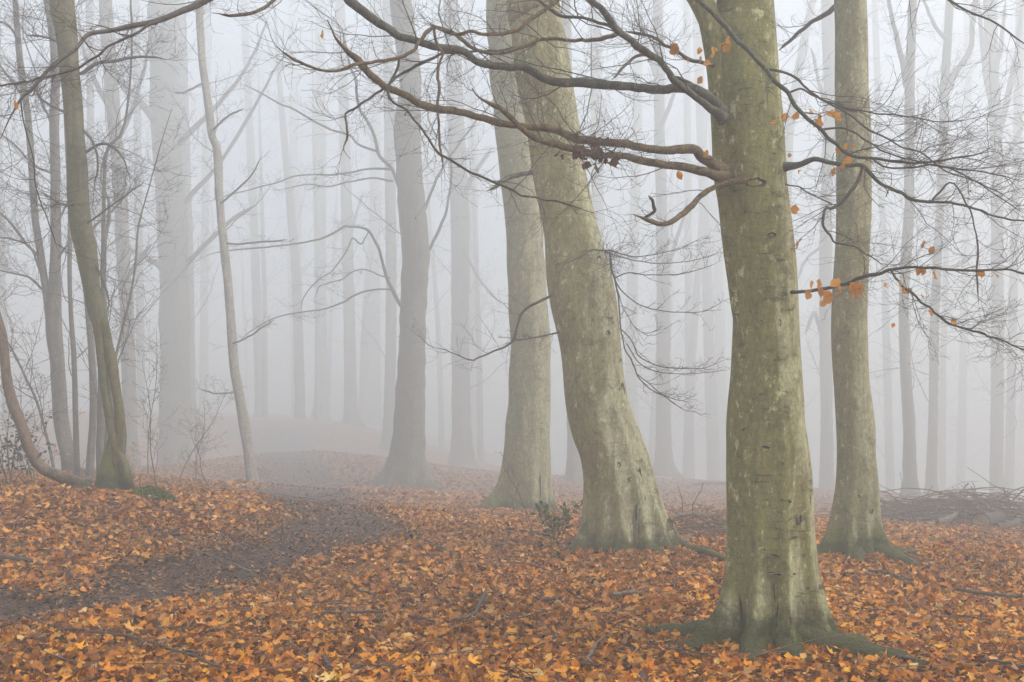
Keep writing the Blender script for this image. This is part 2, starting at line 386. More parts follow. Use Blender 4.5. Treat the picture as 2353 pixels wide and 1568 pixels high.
# ------------------------------------------------------------------ trees
def trunk_poly(trace, d, height, lean_y=0.0, low=.35, topk=.25, base=None):
    """trace: (px,py,hw) from top to base at depth d -> rows x,y,z,r from below ground upwards, continued above the picture"""
    tr = sorted(trace, key=lambda q: -q[1]); rows = []
    for px, py, hw in tr:
        p = W(px, py, d); rows.append([p[0], p[1], p[2], hw*scale_at(py, d)])
    z0 = rows[0][2]
    for r in rows: r[1] += lean_y*(r[2]-z0)
    f = rows[0][:]; f[2] -= low; f[3] *= 1.08; rows.insert(0, f)
    k = max(1, len(rows)-3); a, bb = np.array(rows[k]), np.array(rows[-1])
    dr = (bb-a)[:3]/max(.05, np.linalg.norm((bb-a)[:3])); dr = dr*np.array([.6, .6, 1])
    top = bb.copy(); rem = height-(bb[2]-z0); cur = bb.copy()
    for i in range(1, 6):
        cur = cur.copy()
        if rem <= 0: break
        cur[:3] = bb[:3]+dr*rem*i/5/max(.3, dr[2]); cur[0] += math.sin(i*1.7+bb[0])*.1; cur[3] = bb[3]*(1-(1-topk*.25)*(i/5)**1.1)
        rows.append(list(cur))
    return np.array(rows)

def trunk_mesh(rows, org, ns, nk, flare=.0, lobes=(), h0=.3, rough=.03, seed=0, base_z=None):
    Q = resample(rows, nk)
    # finer rings near the base
    s = np.linspace(0, 1, nk)**1.55; Q2 = np.stack([np.interp(s, np.linspace(0, 1, nk), Q[:, c]) for c in range(4)], 1)
    rng = np.random.default_rng(seed)
    P = Q2[:, :3]; R = Q2[:, 3]; bz = base_z if base_z is not None else org[2]
    T = np.gradient(P, axis=0); T /= np.linalg.norm(T, axis=1, keepdims=True)
    X = np.cross(T, np.array([0, 1.0, 0])); X /= np.linalg.norm(X, axis=1, keepdims=True); Y = np.cross(T, X)
    th = np.arange(ns)*2*math.pi/ns
    # world azimuth of each ring vertex: X ~ -x.. compute
    h = np.maximum(P[:, 2]-bz, -.1)
    mod = np.ones((nk, ns))
    for k in range(2, 9):
        a = rough*1.5/k**.8; mod += a*rng.normal(0, 1)*np.cos(k*th[None]+rng.uniform(0, 6.28)+rng.normal(0, .7)*h[:, None]*1.5)*1
    for _ in range(10):
        k = rng.integers(0, 4); wz = rng.uniform(1.5, 9); mod += rough*.45*np.cos(k*th[None]+rng.uniform(0, 6.28)+wz*h[:, None])
    dirs = X[:, None]*np.cos(th)[None, :, None]+Y[:, None]*np.sin(th)[None, :, None]
    az = np.arctan2(dirs[..., 1], dirs[..., 0])
    fl = np.zeros((nk, ns))
    for (la, lw, lr) in lobes:
        dd = np.abs((az-math.radians(la)+math.pi) % (2*math.pi)-math.pi)
        fl += lr*np.exp(-(dd/lw)**2)
    ex = np.exp(-np.maximum(h, 0)/h0)[:, None]
    ex2 = np.exp(-np.maximum(h, 0)/(h0*5.0))[:, None]
    if len(lobes): mod = mod+(fl-fl.mean(1, keepdims=True))*ex2*.26
    mod = mod*(1+flare*ex)+(fl-.12*(flare == 0))*ex*1.0
    # fluting carried up between lobes
    V = P[:, None]+dirs*(R[:, None]*mod)[..., None]
    V = V.reshape(-1, 3)-np.array(org)
    k = np.arange(nk-1)[:, None]*ns; j = np.arange(ns)[None]; j2 = (j+1) % ns
    f = np.stack([k+j, k+j2, k+ns+j2, k+ns+j], -1).reshape(-1, 4)
    # orientation check
    n0 = np.cross(V[f[0, 1]]-V[f[0, 0]], V[f[0, 3]]-V[f[0, 0]]); c0 = P[0]-np.array(org)
    if np.dot(n0, V[f[0, 0]]-c0) < 0: f = f[:, ::-1]
    return V, f

def root_tube(start, az, length, r0, k=14, rng=None, droop=.0, bend=.25):
    rng = rng or RG; p = np.array(start[:2], float); a = math.radians(az); out = []
    for i in range(k):
        t = i/(k-1); q = p.copy()
        r = r0*(1-t)**.8+.012
        z = hz(q[0], q[1])+r*(.38-.85*t)+.01
        r *= 1+rng.normal(0, .09)
        out.append([q[0], q[1], z+rng.normal(0, .006), r])
        a += rng.normal(0, bend)*.5; p = p+np.array([math.cos(a), math.sin(a)])*length/(k-1)
    return np.array(out)

def limb_rows(trace, d0, d1, hw0=None, hw1=None, org=None, K=None, wob=.006, rng=RG):
    n = len(trace); rows = []
    for i, q in enumerate(trace):
        t = i/(n-1); d = d0+(d1-d0)*t
        hw = q[2] if len(q) > 2 else hw0+(hw1-hw0)*t
        p = W(q[0], q[1], d); rows.append([*p, hw*scale_at(q[1], d)])
    K = K or max(18, n*4); Q = resample(rows, K)
    kk = rng.normal(0, 1, (K+2, 3)); kk = kk[:-2]*.25+kk[1:-1]*.5+kk[2:]*.25
    Q[:, :3] += kk*wob*np.array([.7, 1, .7])*(far((d0+d1)/2)/7.0)*(1 if wob else 0)
    j = np.convolve(rng.normal(0, .16, K+6), np.ones(7)/7, 'valid'); Q[:, 3] *= (1+j)*np.clip((1-np.linspace(0, 1, K))/.1, .3, 1)
    return Q

LEAFQ = []
def twig_spray(P, R, org, mats, parent, rng, counts=(12, 5, 3), L1=(.4, 1.1), L2=(.15, .45), L3=(.06, .18), K=(8, 6, 4), t0=.15, up=.06, name='twigs', flat=.8, ang=(30, 65), rmin=.0012, tb=None):
    own = tb is None; tb = tb or TB(org)
    a, ar = spawn(P, R, counts[0], *L1, rng, K=K[0], t0=t0, up=up, flat=flat, ang=ang, rmin=rmin*1.3)
    tb.add(a, ar, 4)
    if counts[1]:
        c, cr = spawn(a, ar, counts[1], *L2, rng, K=K[1], t0=.12, up=up*.8, flat=flat, ang=(30, 60), rmin=rmin); tb.add(c, cr, 3)
        if counts[2]:
            e, er = spawn(c, cr, counts[2], *L3, rng, K=K[2], t0=.2, up=up, flat=flat, ang=(30, 60), rmin=rmin*.8); tb.add(e, er, 3)
    if own:
        o = tb.build(name, mats, parent)
        if o: o['kind'] = 'stuff'
        return o

def add_limb(root, org, Q, mat, sides=10, name='branch', label=None, twigs=None, rng=RG, twmat=None):
    tb = TB(org); tb.add(Q[:, :3], Q[:, 3], sides); o = tb.build(name, mat, root)
    if label: o['label'] = label
    if twigs is not None:
        twig_spray(Q[None, :, :3], Q[None, :, 3], org, twmat or M['twig'], o, rng, **twigs)
    return o

def crown(root, org, rows, rng, zmin, ztop, nl=14, c=(7, 5), lenf=1.0, mat=None, name='branches', rmin=.004, ang=(35, 70), lr=.010):
    """the unlabelled upper limbs and twigs of a distant tree, one mesh"""
    Q = resample(rows, 40); Q = Q[(Q[:, 2] > org[2]+zmin)]
    if len(Q) < 4: return None
    Q = resample(Q, 20); tb = TB(org)
    a, ar = spawn(Q[None, :, :3], Q[None, :, 3], nl, 1.8*lenf, 4.2*lenf, rng, K=9, t0=.0, t1=.95, ang=ang, up=.10, wig=.13, flat=.15, rf=.42, rmin=lr, thick=1.5)
    # limbs leave in all directions
    tb.add(a, ar, 5 if nl < 10 else 4)
    b2, br = spawn(a, ar, c[0], .7*lenf, 1.9*lenf, rng, K=7, t0=.15, up=.04, wig=.15, flat=.5, rmin=rmin*1.4); tb.add(b2, br, 3)
    if c[1]:
        e, er = spawn(b2, br, c[1], .25*lenf, .8*lenf, rng, K=5, t0=.15, up=.03, wig=.16, flat=.5, rmin=rmin); tb.add(e, er, 3)
    o = tb.build(name, mat or M['twig'], root); o['kind'] = 'stuff'
    return o

BASES = []
def make_tree(name, label, cat, trace, d, height, mat, ns=24, nk=60, lobes=(), h0=.25, flare=.1, roots=(), seed=1, crown_args=None, group=None, lean_y=0, rough=.03, rootmat=None):
    tr = sorted(trace, key=lambda q: -q[1]); b_ = W(tr[0][0], tr[0][1], d); gzz = hz(b_[0], b_[1])
    org = np.array((b_[0], b_[1], gzz))
    root = empty(name, org, label, cat, group); BASES.append(org)
    height = max(height, 4.5+.36*far(d)) if d > 13 and cat == 'tree' and height > 11 else height
    rows = trunk_poly(trace, d, height, lean_y, low=max(.3, b_[2]-gzz+.3))
    V, f = trunk_mesh(rows, org, ns, nk, flare, lobes, h0, rough, seed)
    mesh_obj('trunk', V, f, mat, root)
    rng = np.random.default_rng(seed+100)
    for (az, L_, r0, off) in roots:
        st = (org[0]+math.cos(math.radians(az))*off, org[1]+math.sin(math.radians(az))*off)
        q = root_tube(st, az, L_, r0, rng=rng); tb = TB(org); tb.add(q[:, :3], q[:, 3], 10); tb.build('root', rootmat or mat, root)
    if crown_args is not None: crown(root, org, rows, rng, **crown_args)
    return root, org, rows

def on_trunk(rows, px, py, d):
    """point on the near surface of a trunk seen at a pixel, and its outward normal"""
    Q = resample(rows, 120); p = W(px, py, d); i = np.argmin(np.abs(Q[:, 2]-p[2])); c = Q[i]
    dx = np.clip((p[0]-c[0])/c[3], -.95, .95); nn = np.array([dx, -math.sqrt(1-dx*dx), 0])
    return c[:3]+nn*c[3], nn, c[3]
def scar(root, org, rows, px, py, w_, h_, d, mat='hollow', ring='callus', tilt=0, name='scar', depth=.012):
    c, nn, R = on_trunk(rows, px, py, d); k = scale_at(py, d); a, b_ = w_*k/2, h_*k/2
    side = np.cross(nn, [0, 0, 1.0]); upv = np.array([0, 0, 1.0]); rng = np.random.default_rng(int(px*7+py))
    ct, st = math.cos(tilt), math.sin(tilt); s2 = side*ct+upv*st; u2 = -side*st+upv*ct
    n = 18; th = np.arange(n)*2*math.pi/n; jit = 1+rng.normal(0, .13, n)
    def ringp(f, off): return np.array([c+s2*math.cos(q)*a*f*j+u2*math.sin(q)*b_*f*j+nn*(off-(math.cos(q)*a*f)**2/(2*R)) for q, j in zip(th, jit)])
    V = np.concatenate([ringp(.02, -depth*.3), ringp(.7, .0), ringp(.95, depth*.55)])
    F = []
    for r in range(2):
        j = np.arange(n); F.append(np.stack([r*n+j, r*n+(j+1) % n, (r+1)*n+(j+1) % n, (r+1)*n+j], -1))
    o = mesh_obj(name, V-org, np.concatenate(F), M[mat], root)
    if ring:
        V2 = np.concatenate([ringp(.92, depth*.35), ringp(1.02, depth*.75), ringp(1.12, depth*.4), ringp(1.25, -depth*.6)]); F = []
        for r in range(3):
            j = np.arange(n); F.append(np.stack([r*n+j, r*n+(j+1) % n, (r+1)*n+(j+1) % n, (r+1)*n+j], -1))
        q = mesh_obj('callus', V2-org, np.concatenate(F), M[ring], o)
    return o

# leaf shapes ------------------------------------------------------------
def leaf_template(rng, kind='beech', detail=2):
    """unit-length leaf lying in xy, tip +y"""
    if kind == 'beech' and detail == 0:
        w_ = rng.uniform(.28, .42); f_ = rng.uniform(-.1, .4); j = rng.normal(0, .1, 3)
        return np.array([(0, -.5, j[0]), (w_, j[2], f_*w_), (0, .5, j[1]), (-w_*.9, -j[2], f_*w_)]), np.array([(0, 1, 2), (0, 2, 3)])
    if kind == 'beech':
        ts = np.array([0, .16, .38, .62, .84, 1.0]) if detail == 2 else np.array([0, .45, 1.0])
        wd = rng.uniform(.24, .40); prof = np.interp(ts, [0, .16, .38, .62, .84, 1], [0, .62, 1, .92, .5, 0])*wd
        fold = rng.uniform(-.15, .45); curl = rng.uniform(-.5, 1.1); tw = rng.uniform(-.6, .6); V = []; rows = []
        for i, (q, w_) in enumerate(zip(ts, prof)):
            zc = curl*(q-.5)**2-curl*.1
            if w_ < 1e-6: rows.append([len(V)]); V.append((0, q-.5, zc))
            else:
                a = tw*(q-.5); j = rng.normal(0, .12, 4)
                rows.append([len(V), len(V)+1, len(V)+2])
                V += [(-w_*math.cos(a)*(1+j[0]), q-.5, zc+w_*(fold-math.sin(a))+j[1]*.8), (0, q-.5, zc), (w_*math.cos(a)*(1+j[2]), q-.5, zc+w_*(fold+math.sin(a))+j[3]*.8)]
        F = []
        for r0, r1 in zip(rows[:-1], rows[1:]):
            if len(r0) == 1: F += [(r0[0], r1[1], r1[0]), (r0[0], r1[2], r1[1])]
            elif len(r1) == 1: F += [(r0[0], r0[1], r1[0]), (r0[1], r0[2], r1[0])]
            else: F += [(r0[0], r0[1], r1[1]), (r0[0], r1[1], r1[0]), (r0[1], r0[2], r1[2]), (r0[1], r1[2], r1[1])]
        return np.array(V), np.array(F)
    # lobed maple-like leaf
    lob = 5; V = [(0, -.12, rng.uniform(-.03, .08))]; n = lob*3+1; curl = rng.uniform(.1, .9)
    for i in range(n):
        a = math.radians(-90-22+ -(-1)*0)  # filled below
    out = []
    angs = np.radians(np.linspace(-60, 240, n))
    for i, a in enumerate(angs):
        k = i % 3
        r = (.30, .42, .36)[k]*rng.uniform(.85, 1.1) if k != 1 else (.52 if abs(a-math.pi/2) < .5 else .46)*rng.uniform(.9, 1.12)
        if k == 0: r *= .72
        x, y = math.cos(a)*r, math.sin(a)*r
        V.append((x, y, curl*(x*x+y*y)*.9+rng.normal(0, .035)))
    F = [(0, 1+i, 1+(i+1) % n) for i in range(n)]
    return np.array(V), np.array(F)

def rotmats(yaw, pit, rol):
    cy_, sy = np.cos(yaw), np.sin(yaw); cp_, sp_ = np.cos(pit), np.sin(pit); cr, sr = np.cos(rol), np.sin(rol)
    R = np.empty((len(yaw), 3, 3))
    R[:, 0, 0] = cy_*cr-sy*sp_*sr; R[:, 0, 1] = -sy*cp_; R[:, 0, 2] = cy_*sr+sy*sp_*cr
    R[:, 1, 0] = sy*cr+cy_*sp_*sr; R[:, 1, 1] = cy_*cp_; R[:, 1, 2] = sy*sr-cy_*sp_*cr
    R[:, 2, 0] = -cp_*sr; R[:, 2, 1] = sp_; R[:, 2, 2] = cp_*cr
    return R
PAL = np.array([(.64,.245,.010),(.54,.185,.007),(.70,.31,.014),(.44,.145,.008),(.62,.32,.06),(.54,.27,.07),(.30,.10,.014),(.18,.065,.014),(.09,.038,.014),(.72,.44,.15),(.78,.34,.008)])
PALW = np.array([.19,.16,.12,.13,.09,.07,.12,.08,.03,.03,.012]); PALW = PALW/PALW.sum()
PALD = np.array([(.15,.08,.05),(.08,.048,.034),(.20,.115,.07),(.36,.20,.09),(.045,.03,.022)])
def leaf_batch(x, y, size, rng, templates, colors, lift, tilt):
    T, F = templates; nv = T.shape[1]; N = len(x)
    vi = rng.integers(0, len(T), N)
    R = rotmats(rng.uniform(0, 6.283, N), rng.normal(0, 1, N)*tilt, rng.normal(0, 1, N)*tilt)
    V = np.einsum('nij,nkj->nki', R, T[vi]*size[:, None, None])
    z = H(x, y)+lift
    V += np.stack([x, y, z], 1)[:, None]
    FF = (F[None]+np.arange(N)[:, None, None]*nv).reshape(-1, 3)
    C = np.repeat(colors, nv, 0)
    return V.reshape(-1, 3), FF, C
def tset(kind, detail, n, seed):
    r = np.random.default_rng(seed); q = [leaf_template(r, kind, detail) for _ in range(n)]
    return np.stack([a for a, _ in q]), q[0][1]
TBE = tset('beech', 2, 48, 1); TMA = tset('maple', 2, 24, 2); TLO = tset('beech', 1, 24, 3); TFL = tset('beech', 0, 24, 4)
def wedge(N, d0, d1, rng, m=1.3):
    d = np.sqrt(rng.uniform(d0*d0, d1*d1, N)); return rng.uniform(-.45*m, .45*m, N)*d+0, d
def colors(N, x, y, rng, pm):
    i = rng.choice(len(PAL), N, p=PALW); C = PAL[i].copy()
    patch = .5+.5*np.sin(x*.9+1.7*np.sin(y*.6))*np.sin(y*.8+1.3*np.sin(x*.5+1))
    fade = np.clip((y-6)/9, 0, 1)                                    # drier, paler litter further in; wet and orange in the foreground
    C = C*(1-.0*fade[:, None])
    C = C*np.array([1, 1, 1])*(0.82+.36*patch[:, None])
    grey = C.mean(1, keepdims=True); C = C*(1-.22*fade[:, None])+ (grey*np.array([1.35, .95, .75]))*.22*fade[:, None]
    D = PALD[rng.integers(0, len(PALD), N)]; dk = (rng.random(N) < pm*.9) | (rng.random(N) < .03)
    C[dk] = D[dk]; C *= rng.uniform(.68, 1.3, (N, 1))
    old = (np.clip((y-19)/16, 0, 1)*.55)[:, None]; C = C*(1-old)+np.array([(.19, .115, .075)])*rng.uniform(.5, 1.3, (N, 1))*old
    return np.clip(C, .01, .8)
def litter(name, N, d0, d1, smin, smax, tp, seed, tilt=.38, lift=.03, thin=.38, dim=1.0):
    rng = np.random.default_rng(seed); x, y = wedge(N, d0, d1, rng); pm = path_mask(x, y)
    keep = rng.random(N) > pm*thin; x, y, pm = x[keep], y[keep], pm[keep]; n = len(x)
    s = rng.uniform(smin, smax, n)*(1-.45*pm); cc_ = colors(n, x, y, rng, pm)*dim  # dim darkens the under-layers: shade in the leaf gaps put into their colour
    return leaf_batch(x, y, s, rng, tp, cc_, rng.uniform(.0, lift, n)*(1-.7*pm), tilt*(1-.4*pm))
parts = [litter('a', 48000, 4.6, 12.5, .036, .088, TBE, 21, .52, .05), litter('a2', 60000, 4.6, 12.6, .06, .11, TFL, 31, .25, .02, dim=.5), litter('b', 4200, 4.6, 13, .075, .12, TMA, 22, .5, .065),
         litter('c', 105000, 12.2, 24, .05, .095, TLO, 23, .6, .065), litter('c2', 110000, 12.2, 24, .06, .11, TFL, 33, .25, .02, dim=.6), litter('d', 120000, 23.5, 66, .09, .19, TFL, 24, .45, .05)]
for bx_, by_, bd_, br_, bn_, bsz in [(1768,1470,7.4,.34,1500,1.0),(1436,1275,12.2,.5,1300,1.1),(1962,1285,11.5,.33,900,1.0),(1205,1183,16.4,.5,1100,1.3),(255,1140,13.6,.35,700,1.1),(930,1120,22.5,.8,900,1.8)]:
    q_ = W(bx_, by_, bd_); r_ = np.random.default_rng(int(bx_)); th_ = r_.uniform(0, 6.283, bn_); rr_ = br_*(1+np.abs(r_.normal(0, .55, bn_)))
    x_, y_ = q_[0]+np.cos(th_)*rr_, q_[1]+np.sin(th_)*rr_; lf_ = np.maximum(0, .09*bsz*(1.6-rr_/br_))*r_.uniform(.2, 1, bn_)+.02
    parts.append(leaf_batch(x_, y_, r_.uniform(.05, .09, bn_)*bsz, r_, TBE, colors(bn_, x_, y_, r_, np.zeros(bn_)), lf_, .6))
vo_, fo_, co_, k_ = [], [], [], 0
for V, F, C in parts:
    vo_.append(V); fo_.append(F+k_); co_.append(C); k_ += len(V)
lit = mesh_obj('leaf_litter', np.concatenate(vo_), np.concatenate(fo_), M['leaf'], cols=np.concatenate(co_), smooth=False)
tag(lit, 'carpet of fallen orange and brown beech leaves covering the ground', 'leaf litter', kind='stuff')

# the 300 nearest leaves, one by one, children of the ground
rng = np.random.default_rng(5); LM = []
for i in range(20):
    V, F = leaf_template(rng, 'beech' if i % 4 else 'maple'); c = PAL[rng.choice(len(PAL), p=PALW)]*rng.uniform(.9, 1.15)
    o = mesh_obj('leaf', V, F, M['leaf'], ground, smooth=False, cols=np.tile(c, (len(V), 1))); LM.append(o)
for i in range(300):
    o = LM[i] if i < 20 else LM[i % 20].copy()
    if i >= 20: COL.objects.link(o); o.parent = ground
    y = math.sqrt(rng.uniform(5.9**2, 7.4**2)); x = rng.uniform(-.45, .45)*y
    s = rng.uniform(.06, .09) if i % 4 else rng.uniform(.08, .12)
    o.scale = (s, s, s); o.location = (x, y, hz(x, y)+rng.uniform(.03, .055)); o.rotation_euler = (rng.normal(0, .35), rng.normal(0, .35), rng.uniform(0, 6.28))

# ------------------------------------------------------------------ A: the foreground beech
rA = np.random.default_rng(41)
dA = 7.4
trA = [(1711,0,65),(1719,185,69),(1724,300,73),(1733,412,73),(1741,478,74),(1749,558,74),(1757,690,75),(1760,756,76),(1760,855,80),(1758,921,85),(1757,977,88),
       (1761,1026,91),(1765,1101,95),(1767,1222,97),(1768,1316,99),(1768,1390,103),(1766,1440,108),(1764,1470,112)]
A, oA, rowsA = make_tree('beech_tree', 'massive olive green beech in the right foreground with scarred bark and two fused stems', 'tree', trA, dA, 13, M['beech'],
    ns=160, nk=320, h0=.17, flare=.0, rough=.014, seed=4,
    lobes=[(-162,.20,.95),(-118,.18,.75),(-80,.15,.70),(-44,.15,1.05),(-12,.16,.85),(60,.4,.4),(140,.4,.4)])
for (az, L_, r0, off, bend) in [(-42,.95,.125,.24,.3),(-14,.62,.085,.24,.25),(-162,.5,.11,.24,.25),(-118,.42,.11,.24,.25),(-78,.40,.11,.25,.25),(60,1,.09,.32,.2),(150,.9,.08,.32,.2)]:
    st = (oA[0]+math.cos(math.radians(az))*off, oA[1]+math.sin(math.radians(az))*off)
    q = root_tube(st, az, L_, r0, rng=rA, bend=bend); tb = TB(oA); tb.add(q[:, :3], q[:, 3], 12); tb.build('root', M['beech'], A)
sec = [(1560,-90,25),(1588,-40,27),(1610,0,28),(1628,33,27),(1640,90,27),(1652,185,26),(1660,300,25),(1666,400,28),(1677,460,28),(1690,572,28),(1702,640,30),(1716,720,34),(1735,800,36)]
rs = trunk_poly(sec, dA-.02, 12, low=.3); V, f = trunk_mesh(rs, oA, 48, 120, 0, (), .2, .02, 9)
mesh_obj('stem', V, f, M['beech'], A)
crown(A, oA, rowsA, rA, zmin=5.5, ztop=13, nl=12, c=(5, 3), lenf=.8, rmin=.003)
